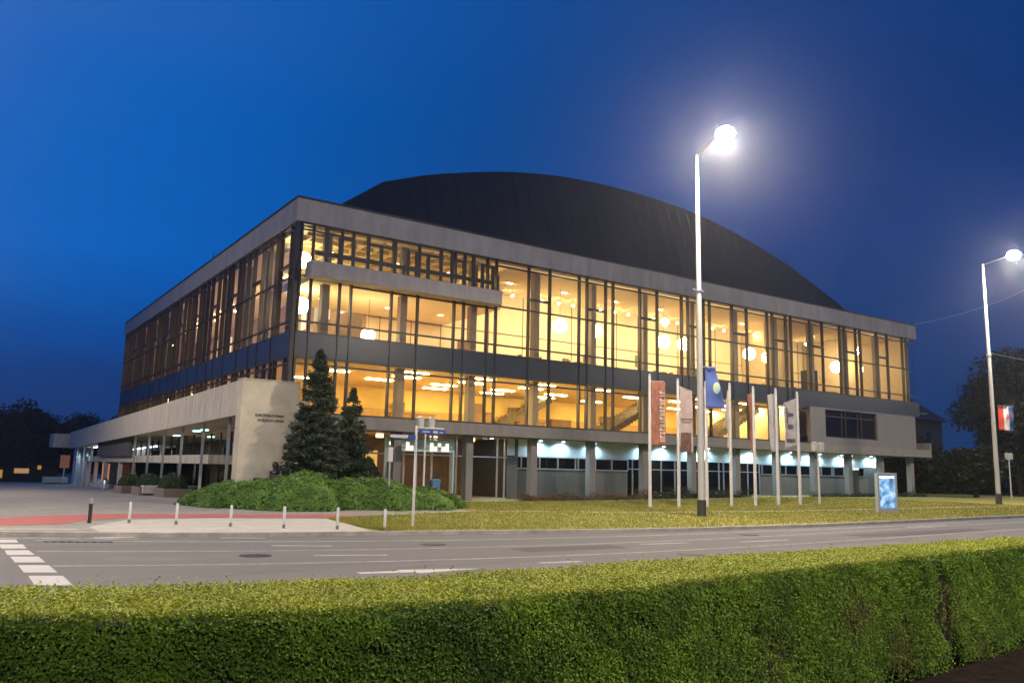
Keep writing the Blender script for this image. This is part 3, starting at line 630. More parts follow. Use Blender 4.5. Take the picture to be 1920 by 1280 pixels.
# ------------------------------------------------------------------ pendant globes
def globe(x, y, z, label, r=.54):
    g = empty('globe_lamp', (BX+x, BY+y, z), label, 'pendant lamp', 'glowing globe lamps hanging in the upper foyer')
    MB().sphere((0, 0, 0), r, 24, 16).build('globe', globe_m, g, smooth=True)
    top = 15.49 if not (x < 14 and z < 12.4) else 12.41
    MB().tube((0, 0, r), (0, 0, top-z), .012, k=5).build('cord', frame_dark, g)
    return g
globe(1.5, 3, 11.45, 'globe lamp glowing at the glass corner below the balcony level', .5)
globe(1.45, 3, 14.25, 'globe lamp glowing at the glass corner above the balcony level', .5)
globe(5.93, 3, 10.12, 'low hanging globe lamp in the foyer under the front balcony', .44)
glab = ['largest bright globe lamp in a wide pane right of the balcony', 'globe lamp half hidden by the column, second from the balcony among the foyer row', 'globe lamp alone in its pane left of the nearer tall street lamp',
        'globe lamp just left of the nearer street lamp pole, close to the column', 'globe lamp in the first panes right of the nearer street lamp', 'globe lamp crossed by a mullion next right of the pole, paired with its neighbour', 'globe lamp beside the brown partition in the right part of the upper foyer', 'globe lamp farthest right towards the right end of the upper foyer']
for (x, z), l in zip([(21.13, 12.5), (24.5, 12.5), (31.67, 12.47), (33.98, 12.49), (42.1, 12.49), (44.6, 12.4), (54.68, 12.43), (58.1, 12.5)], glab): globe(x, 3, z, l)
# ------------------------------------------------------------------ street lamps
def lampmaker(loc, label, head_dir=(-.9, -2.6)):
    g = empty('street_lamp', loc, label, 'street lamp', 'tall street lamps along the avenue')
    MB().lathe([(.21, 0), (.21, .75), (.17, .78)], k=16).build('base', mat('black_sleeve', (.03, .028, .028), .5), g, smooth=True)
    MB().lathe([(.165, .78), (.13, 9), (.085, 17.55), (.05, 17.6)], k=16).build('pole', mat('pole_paint', (.44, .42, .385), .45, .2, var=.06), g, smooth=True)
    hx, hy = head_dir; d = Vector((hx, hy, 0)).normalized()
    MB().tube((0, 0, 17.5), (hx*.8, hy*.8, 17.62), .032, .026).build('arm', MATS['pole_paint'], g, smooth=True)
    e = Vector((-d.y, d.x, 0)); c = Vector((hx, hy, 17.62)); hd = MB()
    def ring(s_, w, z): return [tuple(c+d*(s_*.55)+e*w+Vector((0, 0, z))), tuple(c+d*(s_*.55)-e*w+Vector((0, 0, z)))]
    P_ = [ring(-1, .09, .0), ring(-.4, .19, -.02), ring(.4, .2, -.02), ring(1, .10, -.01)]; T = [ring(-1, .07, .09), ring(-.4, .14, .15), ring(.4, .15, .13), ring(1, .07, .05)]
    hd.v = [p for q in P_ for p in q]+[p for q in T for p in q]
    for i in range(3):
        hd.f += [(2*i, 2*i+1, 2*i+3, 2*i+2), (8+2*i, 8+2*i+2, 8+2*i+3, 8+2*i+1), (2*i, 2*i+2, 8+2*i+2, 8+2*i), (2*i+1, 8+2*i+1, 8+2*i+3, 2*i+3)]
    hd.f += [(0, 8, 9, 1), (6, 7, 15, 14)]
    h = hd.build('lamp_head', MATS['pole_paint'], g)
    MB().sphere(tuple(c+Vector((0, 0, -.06))), .44, 16, 10, .75).build('lens', emis('street_lens', (1, .93, .80), 460), h, smooth=True)
    l = bpy.data.lights.new('street_light', 'SPOT'); l.energy = LAMP_W; l.color = (1, .86, .66); l.spot_size = math.radians(168); l.spot_blend = .45; l.shadow_soft_size = .25
    o = bpy.data.objects.new('street_light', l); C.objects.link(o); o.parent = g; o.location = tuple(c+Vector((0, 0, -.38)))
    MB().lathe([(.17, -.05), (.17, .05)], (0, 0, 10.7), 12).box(-.36, -.18, -.03, .03, 10.68, 10.74).box(.18, .36, -.03, .03, 10.68, 10.74).build('wire_clamp', alu, g)
    return g
lamp1 = lampmaker((29.35, 27.17, 0), 'nearer tall street lamp, lit, with a blue flag on its pole')
lamp2 = lampmaker((62.5, 29.7, .3), 'farther tall street lamp at the right edge with a red white blue flag')
copy_tree(lamp1, (-3.6, 26.5+1.5, 0), 'lit street lamp standing left of the view beside the plaza corner')
copy_tree(lamp1, (12.0, -1.2, 0), 'lit street lamp rising on the near side behind the hedge, out of view', rz=math.pi+.75)
copy_tree(lamp1, (-6, -27, 0), 'lit street lamp of the opposite carriageway, behind the viewpoint', rz=math.pi)
copy_tree(lamp1, (27, -27, 0), 'lit street lamp of the opposite carriageway, right behind the viewpoint', rz=math.pi)
copy_tree(lamp1, (-9, 62, -.2), 'lit lamp farther along the plaza, left of the view', rz=1.2)
copy_tree(lamp1, (95, 31, .3), 'lit street lamp standing right of the view beyond the flag lamp')
# ------------------------------------------------------------------ flags on lamp poles and flagpoles
def cloth(name, w, h, m, parent=None, wave=.06, nx=12, nz=24, taper=0, drop=0, seed=0, loc=(0, 0, 0), rz=0):
    v = []; f = []
    for j in range(nz+1):
        for i in range(nx+1):
            s_, t_ = i/nx, j/nz; x = s_*w*(1-taper*(1-t_)) + (0); z = -t_*h - drop*s_*(1-.0*t_)
            y = wave*math.sin(s_*5+seed+t_*2.3)*s_ + wave*.5*math.sin(t_*9+seed*2)*s_
            v.append((x, y, z))
    for j in range(nz):
        for i in range(nx): a = j*(nx+1)+i; f.append((a, a+nx+1, a+nx+2, a+1))
    mb = MB(); mb.v = v; mb.f = f; o = mb.build(name, m, parent, smooth=True)
    sm = o.modifiers.new('thick', 'SOLIDIFY'); sm.thickness = .008
    o.location = loc; o.rotation_euler = (0, 0, rz); return o
def paintmat(name, fn):
    m = bpy.data.materials.new(name); m.use_nodes = True; t = m.node_tree; b = t.nodes['Principled BSDF']; b.inputs['Roughness'].default_value = .8
    tcn = t.nodes.new('ShaderNodeTexCoord'); s_ = t.nodes.new('ShaderNodeSeparateXYZ'); t.links.new(tcn.outputs['Object'], s_.inputs[0]); fn(t, b, tcn, s_); return m
def stripes(t, b, tcn, s_):
    r = t.nodes.new('ShaderNodeValToRGB'); r.color_ramp.interpolation = 'CONSTANT'; e = r.color_ramp.elements
    e[0].position = 0; e[0].color = (.55, .05, .03, 1); e[1].position = .36; e[1].color = (.66, .63, .58, 1); q = e.new(.68); q.color = (.05, .10, .25, 1)
    mm = t.nodes.new('ShaderNodeMath'); mm.operation = 'DIVIDE'; mm.inputs[1].default_value = 1.1; t.links.new(s_.outputs['X'], mm.inputs[0]); t.links.new(mm.outputs[0], r.inputs[0]); t.links.new(r.outputs[0], b.inputs['Base Color'])
def blueflag(t, b, tcn, s_):
    mp_ = t.nodes.new('ShaderNodeMapping'); mp_.inputs['Location'].default_value = (-.52, 0, 1.0); mp_.inputs['Scale'].default_value = (1, 0, .62); t.links.new(tcn.outputs['Object'], mp_.inputs[0])
    ln = t.nodes.new('ShaderNodeVectorMath'); ln.operation = 'LENGTH'; t.links.new(mp_.outputs[0], ln.inputs[0])
    mp_.inputs['Location'].default_value = (-.52, 0, .62)
    n = t.nodes.new('ShaderNodeTexNoise'); n.inputs['Scale'].default_value = 7; t.links.new(tcn.outputs['Object'], n.inputs['Vector'])
    r1 = t.nodes.new('ShaderNodeValToRGB'); e = r1.color_ramp.elements; e[0].position = .42; e[0].color = (.50, .58, .20, 1); e[1].position = .55; e[1].color = (.42, .55, .62, 1); t.links.new(n.outputs['Fac'], r1.inputs[0])
    ms = t.nodes.new('ShaderNodeMath'); ms.operation = 'LESS_THAN'; ms.inputs[1].default_value = .17; t.links.new(ln.outputs['Value'], ms.inputs[0])
    x = t.nodes.new('ShaderNodeMix'); x.data_type = 'RGBA'; x.inputs['A'].default_value = (.075, .12, .36, 1); t.links.new(ms.outputs[0], x.inputs['Factor']); t.links.new(r1.outputs[0], x.inputs['B']); t.links.new(x.outputs['Result'], b.inputs['Base Color'])
fl2 = empty('pole_flag', (62.85, 29.5, 7.35), 'red, white and blue flag hung from the farther street lamp pole', 'flag')
cloth('flag_cloth', 1.1, 1.75, paintmat('tricolour', stripes), fl2, .08, rz=-.6, drop=.1)
MB().box(0, 1.15, -.02, .02, -.02, .02).build('bracket', alu, fl2).rotation_euler = (0, 0, -.6)
em = MB()
for i in range(4):
    for j in range(4):
        if (i+j) % 2 == 0: em.box(.52+i*.09, .61+i*.09, -.10, -.085, -.95+j*.09, -.86+j*.09)
em.build('emblem', mat('emblem_red', (.5, .05, .04), .7), fl2).rotation_euler = (0, 0, -.6)
fl1 = empty('pole_flag', (29.60, 27.05, 7.0), 'blue flag with pale yellow emblem hung from the nearer street lamp pole', 'flag')
cloth('flag_cloth', 1.0, 1.95, paintmat('blue_flag', blueflag), fl1, .09, taper=.55, rz=-.5)
MB().tube((-.2, .1, 0), (.62, -.35, 0), .02).tube((-.2, .1, -1.95), (.3, -.1, -1.95), .02).build('bracket', alu, fl1)
rust = mat('banner_rust', (.42, .16, .09), .85, col2=(.16, .06, .05), scale=1.4)
pink = mat('banner_pink', (.46, .36, .32), .85, col2=(.33, .24, .22), scale=2)
paleb = mat('banner_pale', (.50, .46, .43), .85, col2=(.34, .31, .30), scale=1.5)
lettm = mat('banner_letter_pale', (.62, .52, .45), .8); lettd = mat('banner_letter_dark', (.10, .09, .09), .8)
fps = [((33.85, 35.27, .03), 7.6, rust, .84, 3.75, -.55, 'rust'), ((35.59, 34.70, .04), 7.4, pink, .76, 3.7, -.55, 'pink'), ((37.29, 34.09, .06), 7.34, rust, .5, 3.7, 1.0, ''), ((39.82, 34.44, .09), 7.41, paleb, .35, 3.6, 1.0, ''),
       ((41.29, 33.84, .11), 7.25, rust, .4, 3.6, 1.15, ''), ((43.29, 33.71, .14), 7.25, paleb, .4, 3.6, 2.9, ''), ((45.3, 33.6, .17), 7.1, paleb, .82, 3.0, math.pi-.5, 'pale')]
flab = ['flagpole with a wide rust red banner with vertical pale lettering, first of the row', 'flagpole with a pinkish banner, dark brown at its foot, second of the row', 'flagpole mostly hidden behind the nearer street lamp pole', 'flagpole next right of the blue flag, its narrow banner seen edge on',
        'flagpole with a thin reddish banner seen edge on, fifth of the row', 'flagpole with a thin pale banner on its left side, last but one', 'last flagpole of the row, its pale banner marked in dark grey']
for (loc, h, bm, w, bh, rz, kd), lb in zip(fps, flab):
    g = empty('flagpole', loc, lb, 'flagpole', 'flagpoles in a row on the lawn before the hall')
    MB().lathe([(.11, 0), (.105, .02), (.10, .05), (.075, h-.05), (.04, h)], k=14).build('pole', white_paint, g, smooth=True)
    MB().sphere((0, 0, h+.03), .07, 10, 6).build('finial', alu, g, smooth=True)
    a = empty('banner_holder', (0, 0, 0)); a.parent = g
    bpy.data.objects.remove(a)
    bn = cloth('banner', w, bh, bm, g, .07 if w > .6 else .12, drop=.28 if kd in ('pink', 'pale') else .02, seed=loc[0], loc=(0, 0, h-.35), rz=rz)
    bn.location = (.1*math.cos(rz), .1*math.sin(rz), h-.35)
    MB().tube((0, 0, h-.33), (w*math.cos(rz), w*math.sin(rz), h-.33-(.28 if kd in ('pink', 'pale') else 0)), .018, k=6).build('banner_arm', alu, g)
    if kd == 'rust':
        lt = MB().box(w*.895, w*.91, -.1245, -.1155, -3.6, -.55); z = -.55
        for i, gg in enumerate([1, 0, 1, 2, 1, 3, 2, 1, 0, 2, 1, 3, 1, 2]):
            x0 = w*.56; x1 = w*.90; z1 = z-.17
            if gg == 0: lt.box(x0, x1, -.125, -.115, z1+.06, z1+.10)
            elif gg == 1: lt.box(x0, x1, -.125, -.115, z1, z1+.05).box(x0, x0+.09, -.125, -.115, z1+.05, z1+.14)
            elif gg == 2: lt.box(x0, x1, -.125, -.115, z1, z1+.04).box(x0, x1, -.125, -.115, z1+.10, z1+.14)
            else: lt.box(x0, x0+.07, -.125, -.115, z1, z1+.14).box(x1-.07, x1, -.125, -.115, z1, z1+.14).box(x0+.07, x1-.07, -.125, -.115, z1+.05, z1+.09)
            z -= .215
        lt.build('logo_text', lettm, bn)
    if kd == 'pink':
        MB().box(.03, w-.03, -.14, -.13, -2.0, -1.93).box(.03, w-.12, -.14, -.13, -3.9, -2.75).build('lettering', mat('brown_print', (.12, .06, .045), .8, var=.4, scale=5), bn)
    if kd == 'pale':
        for a_ in ((.25, .6, .12, .13, -1.1, -.95), (.3, .65, .12, .13, -1.9, -1.7), (.15, .75, .12, .13, -2.75, -2.6), (.62, .7, .12, .13, -1.6, -.6)): B(*a_).build('printed_mark', lettd, bn)
# ------------------------------------------------------------------ bollards
blab = ['first bollard from the zebra end, thin and pale, right after the black one', 'second thin pale bollard right of the black one', 'pale bollard in the middle of the kerb row, fourth post counting the black one', 'fifth post in the kerb row, pale, beside the cream apron', 'pale bollard at the point where the lawn begins', 'last pale bollard of the row, standing beside the sign pole']
bb = empty('bollard', (4.04, 29.27, 0), 'black bollard with a bright steel cap, stouter than the rest', 'bollard')
MB().lathe([(.06, 0), (.06, .6)], k=14).build('post', frame_dark, bb, smooth=True)
MB().lathe([(.068, .6), (.068, .74), (.03, .77)], k=14).build('cap', alu, bb, smooth=True)
MB().box(-.062, -.058, -.02, .02, .1, .5).build('reflector', white_paint, bb)
bp = None
for (x, y), lb in zip([(5.14, 28.97), (6.32, 27.87), (7.62, 26.5), (8.93, 25.4), (10.31, 24.51), (11.42, 23.48)], blab):
    if bp is None:
        bp = empty('bollard', (x, y, 0), lb, 'bollard', 'thin pale bollards along the kerb')
        MB().lathe([(.042, .12), (.042, .64), (.02, .67)], k=14).build('post', white_paint, bp, smooth=True)
        MB().lathe([(.046, 0), (.046, .12)], k=14).build('foot', mat('worn_foot', (.16, .14, .12), .7, var=.3), bp, smooth=True)
    else: copy_tree(bp, (x, y, 0), lb)
# ------------------------------------------------------------------ sign pole, lantern posts, small post
g = empty('sign_pole', (13.02, 24.69, 0), 'pale pole with long blue and white street direction boards on top', 'sign pole')
MB().lathe([(.045, 0), (.04, 3.3), (.02, 3.33)], k=12).build('pole', white_paint, g, smooth=True)
MB().tube((0, 0, 3.26), (1.05, .0, 3.26), .03).build('arm', white_paint, g)
blue = mat('sign_blue', (.03, .07, .33), .4); whs = mat('sign_white_face', (.6, .62, .62), .4)
b1 = B(.12, 1.1, -.03, 0, 3.07, 3.21).build('sign_board', blue, g); b2 = B(-.95, -.32, -.03, 0, 2.90, 3.0).build('sign_board', whs, g)
b3 = B(-.32, -.04, -.03, 0, 2.88, 3.02).build('sign_board', blue, g)
MB().box(.2, .5, -.036, -.031, 3.12, 3.16).box(.62, .8, -.036, -.031, 3.10, 3.18).box(.86, 1.0, -.036, -.031, 3.12, 3.16).build('lettering', whs, b1)
g = empty('twin_lantern', (23.0, 42.5, 0), 'unlit twin headed lantern post standing behind the sign pole', 'lantern')
def lantern_parts(g, h=5.0, s=1.0):
    MB().lathe([(.07, 0), (.055, h), (.02, h+.02)], k=12).build('pole', white_paint, g, smooth=True)
    MB().tube((-.42*s, 0, h-.05), (.42*s, 0, h-.05), .03).build('arm', white_paint, g)
    for sgn in (-1, 1):
        x = sgn*.42*s
        o = MB().lathe([(.10*s, 0), (.24*s, .06*s), (.27*s, .62*s), (.20*s, .70*s)], (x, 0, h-.02), 12).build('lantern_head', mat('opal_head', (.42, .42, .38), .5), g, smooth=True)
        MB().lathe([(.29*s, .70*s), (.08*s, .80*s)], (x, 0, h-.02), 12).build('lid', white_paint, o)
lantern_parts(g, 4.25, .86)
g = empty('twin_lantern', (47.23, 33.56, .19), 'unlit twin headed lantern post on the lawn right of the flagpoles', 'lantern'); lantern_parts(g, 3.4, .8)
g = empty('twin_lantern', (83.97, 38.73, .3), 'unlit lantern post under the dark trees right of the farther street lamp', 'lantern'); lantern_parts(g, 3.7, .8)
g = empty('info_post', (17.33, 35.4, 0), 'slim grey post with a narrow box at its top, left of the sign pole', 'post')
MB().lathe([(.05, 0), (.05, 2.2)], k=10).build('post', alu, g, smooth=True)
B(-.12, .12, -.08, .08, 2.2, 2.87).build('box', mat('grey_box', (.4, .4, .38), .6), g, bevel=.01)
# ------------------------------------------------------------------ lit advertising case
g = empty('advertising_case', (42.07, 25.75, .12), 'free standing advertising case with a lit pale blue poster, on the lawn edge', 'advertising case', rz=-.35)
MB().box(-.62, .62, -.12, .12, .0, .24).box(-.62, -.50, -.12, .12, .24, 2.0).box(.50, .62, -.12, .12, .24, 2.0).box(-.62, .62, -.12, .12, 2.0, 2.12).build('frame', mat('grey_case', (.42, .43, .43), .4, .4), g, bevel=.012)
def poster(t, b, tcn, s_):
    n = t.nodes.new('ShaderNodeTexNoise'); n.inputs['Scale'].default_value = 2.6; n.inputs['Detail'].default_value = 4; t.links.new(tcn.outputs['Object'], n.inputs['Vector'])
    r = t.nodes.new('ShaderNodeValToRGB'); e = r.color_ramp.elements; e[0].position = .38; e[0].color = (.015, .07, .22, 1); e[1].position = .62; e[1].color = (.62, .85, 1, 1); q = e.new(.5); q.color = (.12, .38, .75, 1)
    t.links.new(n.outputs['Fac'], r.inputs[0]); t.links.new(r.outputs[0], b.inputs['Emission Color']); b.inputs['Emission Strength'].default_value = .9; b.inputs['Base Color'].default_value = (.1, .15, .2, 1)
B(-.49, .49, -.07, .07, .26, 1.98).build('poster', paintmat('poster_face', poster), g)
MB().box(-.45, .45, -.085, -.072, 1.84, 1.93).build('light_tube', emis('tube_white', (.8, .95, 1), 3), g)
# ------------------------------------------------------------------ bench, planters, bin, bust
g = empty('bench', (BX-4.4, BY+13.0, -.14), 'pale stone bench block in front of the planters on the plaza', 'bench', rz=0)
MB().box(-.25, 2.0, -.4, .4, .12, .62).build('seat', mat('pale_stone', (.42, .38, .32), .8, var=.1), g, bevel=.03); MB().box(-.1, 1.85, -.3, .3, 0, .12).build('plinth', wall_dark, g)
blk = mat('planter_brown', (.16, .12, .09), .85, var=.2, streak=(6, 6, .5))
LEAF = {}
def leafmat(name, c1, c2, scale=1.2, tr=.25, rough=.55):
    return mat(name, c1, rough, col2=c2, scale=scale, transl=tr, detail=8, spec=.3)
juni = leafmat('juniper_green', (.15, .26, .040), (.055, .12, .018), 1.6, .15)
dark_leaf = leafmat('dark_leaf', (.026, .036, .014), (.010, .015, .007), .8)
spruce_m = leafmat('spruce_needle', (.060, .088, .050), (.022, .036, .022), 1.1, .05, .7)
bark = mat('bark', (.06, .045, .035), .9, var=.3, scale=6, bump=.6)
box_leaf = leafmat('planter_leaf', (.05, .085, .025), (.02, .04, .012), 3)
for (x, y, s_), lb in zip([(-5.4, 14.2, 1.0), (-4.9, 9.6, 1.1), (-5.6, 19.5, .9)], ['brown planter with a dark shrub behind the stone bench', 'brown planter nearest the concrete pylon, shrub spilling over', 'brown planter with a small shrub nearest the entrance doors']):
    g = empty('planter', (BX+x+1.4, BY+y, low(BX-4, BY+y)-.02), lb, 'planter', 'planters under the canopy')
    MB().box(-.8, .8, -1.4, 1.4, 0, .55).build('box', blk, g, bevel=.02); B(-.7, .7, -1.3, 1.3, .552, .58).build('soil', soil, g)
    n = 2600; th = rng.uniform(0, 2*math.pi, n); ph = np.arccos(rng.uniform(0, 1, n)); R_ = rng.uniform(.7, 1.05, n)
    q = np.stack([np.sin(ph)*np.cos(th)*.8*R_, np.sin(ph)*np.sin(th)*1.35*R_, .55+np.cos(ph)*.85*s_*R_], 1)
    leaf_mesh('shrub', q, q-np.array([0, 0, .7]), .13, .07, box_leaf, g)
g = empty('litter_bin', (BX-3.8, BY+33.0, -.36), 'small grey litter bin beside the entrance posts', 'litter bin')
MB().lathe([(.2, .05), (.22, .75), (.2, .78)], k=14).build('body', alu, g, smooth=True); MB().lathe([(.1, 0), (.1, .06)], k=10).build('foot', frame_dark, g); MB().lathe([(.23, .78), (.05, .9)], k=14).build('lid', frame_dark, g)
g = empty('bust_monument', (BX-2.27, BY-5.4, 0), 'dark bronze bust on a slim pedestal before the concrete pylon', 'statue')
MB().box(-.2, .2, -.2, .2, 0, 1.5).build('pedestal', wall_dark, g, bevel=.02)
MB().lathe([(.20, 1.503), (.25, 1.56), (.22, 1.64), (.10, 1.70), (.085, 1.76), (.12, 1.83), (.145, 1.93), (.13, 2.02), (.07, 2.09), (.01, 2.10)], k=16).build('bust', mat('dark_bronze', (.05, .045, .035), .45, .6), g, smooth=True)
g = empty('litter_bin', (BX+10.3, BY+1.6, 0), 'tall blue bin standing in front of the entrance glazing', 'litter bin')
MB().box(-.28, .28, -.25, .25, .05, 1.15).build('body', mat('bin_blue', (.06, .16, .30), .5), g, bevel=.05); MB().box(-.3, .3, -.27, .27, 1.15, 1.28).build('lid', mat('bin_lid', (.08, .2, .36), .5), g, bevel=.04)
# ------------------------------------------------------------------ juniper mounds
def mound(loc, rx, ry, h, n, label, name='juniper_shrub'):
    g = empty(name, loc, label, 'shrub', 'low spreading junipers before the hall')
    th = rng.uniform(0, 2*math.pi, n); rr = np.sqrt(rng.uniform(0, 1, n)); 
    ang = 1+.12*np.sin(3*th+loc[0])+.08*np.sin(7*th+loc[1])
    x = rr*np.cos(th)*rx*ang; y = rr*np.sin(th)*ry*ang
    prof = np.clip(1-rr**2.3, 0, 1)**.75
    lump = .13*np.sin(x*2.1+loc[0])*np.cos(y*2.4)+.08*np.sin(x*5+1)*np.sin(y*4.3)+rng.uniform(-.10, .09, n)
    z = h*prof*(1+lump*.8)+.05
    z = np.maximum(z-rng.uniform(0, 1, n)**3*.3, .02)
    pts = np.stack([x, y, z], 1); nrm = np.stack([x/rx**2, y/ry**2, np.full(n, .55/h)], 1); nrm /= np.linalg.norm(nrm, axis=1, keepdims=True)
    out = np.stack([np.cos(th), np.sin(th), np.full(n, .55)], 1)
    leaf_mesh('foliage', pts, nrm, .20, .05, juni, g, .55, along=out)
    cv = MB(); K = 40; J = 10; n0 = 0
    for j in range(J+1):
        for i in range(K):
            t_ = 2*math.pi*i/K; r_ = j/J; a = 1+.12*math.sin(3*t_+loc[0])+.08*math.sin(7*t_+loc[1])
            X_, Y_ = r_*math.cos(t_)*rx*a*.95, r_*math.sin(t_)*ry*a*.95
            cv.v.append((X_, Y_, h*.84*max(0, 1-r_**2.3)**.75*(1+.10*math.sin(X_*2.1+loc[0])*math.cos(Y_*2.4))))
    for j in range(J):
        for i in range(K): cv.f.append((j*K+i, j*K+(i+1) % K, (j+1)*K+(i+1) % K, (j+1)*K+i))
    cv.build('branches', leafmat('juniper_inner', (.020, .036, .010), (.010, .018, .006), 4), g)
    return g
mound((BX-3.0, BY-4.9, 0), 2.9, 3.7, 1.12, 26000, 'left spreading juniper mound beside the plaza paving')
mound((BX-1.5, BY-7.3, 0), 2.5, 2.7, 1.42, 24000, 'tallest juniper mound, below the bust and the pylon')
mound((BX+1.7, BY-7.4, 0), 2.7, 2.6, 1.30, 24000, 'juniper mound in front of the two spruces')
mound((BX+4.4, BY-7.6, 0), 2.4, 2.3, .85, 18000, 'lowest juniper mound, tapering off to the right at the lawn')
# ------------------------------------------------------------------ spruces
def spruce(loc, h, r, n, label, seed):
    g = empty('spruce_tree', loc, label, 'tree', 'spruces at the corner of the hall'); rg = np.random.default_rng(seed)
    MB().lathe([(.16, 0), (.10, h*.5), (.02, h*.97)], k=8).build('trunk', bark, g)
    P = []; A = []
    nb = int(h*26)
    for i in range(nb):
        t = rg.uniform(0, 1)**.85; z = .25+t*(h-.3); L_ = r*(1-t)**.78*rg.uniform(.75, 1.1)+.10; a = rg.uniform(0, 2*math.pi)
        k = int(n/nb*(.35+1.3*(1-t))); s_ = rg.uniform(.12, 1, k)
        w = .34*L_*(.35+.65*np.sin(np.pi*np.clip(s_, 0, 1)*.8))*rg.uniform(-1, 1, k)
        dz = -.22*L_*s_ + .20*L_*s_**3 + rg.normal(0, .05, k) - np.abs(w)*.25 - rg.uniform(0, .12, k)
        x = math.cos(a)*L_*s_ - math.sin(a)*w; y = math.sin(a)*L_*s_ + math.cos(a)*w
        P.append(np.stack([x, y, z+dz], 1)); A.append(np.stack([np.full(k, math.cos(a)), np.full(k, math.sin(a)), np.full(k, -.25)], 1) + np.stack([-math.sin(a)*np.sign(w), math.cos(a)*np.sign(w), np.zeros(k)], 1)*.6)
    P = np.concatenate(P); A = np.concatenate(A); kk = ~((P[:, 2] > h*.45) & (rg.uniform(0, 1, len(P)) < .35)); P = P[kk]; A = A[kk]; P[:, 2] = np.maximum(P[:, 2], .05)
    leaf_mesh('crown', P, np.tile([0, 0, 1.], (len(P), 1)), .20, .075, spruce_m, g, .6, rg, along=A)
    return g
spruce((BX-.4, BY-5.6, 0), 7.65, 1.98, 56000, 'taller spruce beside the concrete pylon', 3)
spruce((BX+2.75, BY-2.6, 0), 6.2, 1.8, 34000, 'shorter slim spruce right behind the taller one', 5)
# dark low shrub by entrance and planting strip along the wall
g = empty('dark_shrub', (BX+4.6, BY-1.2, 0), 'pointed dark shrub between the spruces and the entrance', 'shrub')
n = 5000; t = rng.uniform(0, 1, n); th = rng.uniform(0, 6.28, n); rr = 1.25*(1-t**1.3)*np.sqrt(rng.uniform(.2, 1, n))
leaf_mesh('foliage', np.stack([rr*np.cos(th), rr*np.sin(th), .1+2.3*t], 1), np.tile([0, 0, 1.], (n, 1)), .14, .07, dark_leaf, g, 1.0)
MB().tube((0, 0, 0), (0, 0, 1.8), .05, .02).build('stem', bark, g)
redl = leafmat('red_plant', (.17, .07, .035), (.07, .06, .025), 1.5)
def strip_plants(x0, x1, y, h, n, m, label, cat='flower bed'):
    xx = rng.uniform(x0, x1, n); yy = y+rng.normal(0, .35, n); zz = rng.uniform(0, 1, n)**1.3*h*(.55+.45*np.sin(xx*1.7)*np.sin(xx*.63+1)**2)
    P = np.stack([xx, yy, np.array([gz(a) for a in xx])+zz+.03], 1); P[:, 0] -= x0; P[:, 1] -= y
    o = leaf_mesh('flower_bed', P, np.tile([0, -.3, 1.], (n, 1)), .13, .06, m, None, 1.0); o.location = (x0, y, 0)
    return tag(o, label, cat)
strip_plants(BX+15.5, BX+27.5, BY-.5, .75, 6000, redl, 'low reddish planting along the foot of the concrete wall')
strip_plants(BX+26.5, BX+37, BY-.7, .9, 6500, dark_leaf, 'dark green planting before the dark glazed bays', 'planting')
strip_plants(BX+45, BX+62, BY-.9, .55, 5000, dark_leaf, 'low green planting before the last bays at the right', 'planting')
# ------------------------------------------------------------------ grass tufts
n = 42000; gx = 11.4+rng.uniform(0, 1, n)**1.4*55; glo = np.array([kerb(a)+.2 for a in gx]); ghi = np.array([gl(a) if a < 14.3 else pathlo(a) for a in gx])
gy = glo+(ghi-glo)*rng.uniform(0, 1, n); hh = rng.uniform(.03, .085, n)*np.where(rng.uniform(0, 1, n) > .97, 1.8, 1); az_ = rng.uniform(0, 6.28, n); w_ = .012+rng.uniform(0, .012, n)
gzz = np.array([gz(a) for a in gx])+.005
P0 = np.stack([gx-np.cos(az_)*w_, gy-np.sin(az_)*w_, gzz], 1); P1 = np.stack([gx+np.cos(az_)*w_, gy+np.sin(az_)*w_, gzz], 1); P2 = np.stack([gx+rng.normal(0, .02, n), gy+rng.normal(0, .02, n), gzz+hh], 1)
tag(rawmesh('grass', np.stack([P0, P1, P2], 1).reshape(-1, 3), np.arange(n*3).reshape(-1, 3), leafmat('grass_blade', (.30, .25, .04), (.15, .18, .024), .5, .3)), 'short yellow green grass between the road and the path', 'grass', kind='stuff')
n = 34000; gx = rng.uniform(21.5, 62, n); glo = np.array([pathlo(a)+.65 for a in gx]); gy = glo+(42.8-glo)*rng.uniform(0, 1, n)**1.2; hh = rng.uniform(.03, .09, n); az_ = rng.uniform(0, 6.28, n); w_ = .015+rng.uniform(0, .014, n); gzz = np.array([gz(a) for a in gx])+.006
P0 = np.stack([gx-np.cos(az_)*w_, gy-np.sin(az_)*w_, gzz], 1); P1 = np.stack([gx+np.cos(az_)*w_, gy+np.sin(az_)*w_, gzz], 1); P2 = np.stack([gx+rng.normal(0, .02, n), gy+rng.normal(0, .02, n), gzz+hh], 1)
tag(rawmesh('grass', np.stack([P0, P1, P2], 1).reshape(-1, 3), np.arange(n*3).reshape(-1, 3), MATS['grass_blade']), 'short grass between the narrow path and the hall', 'grass', kind='stuff')
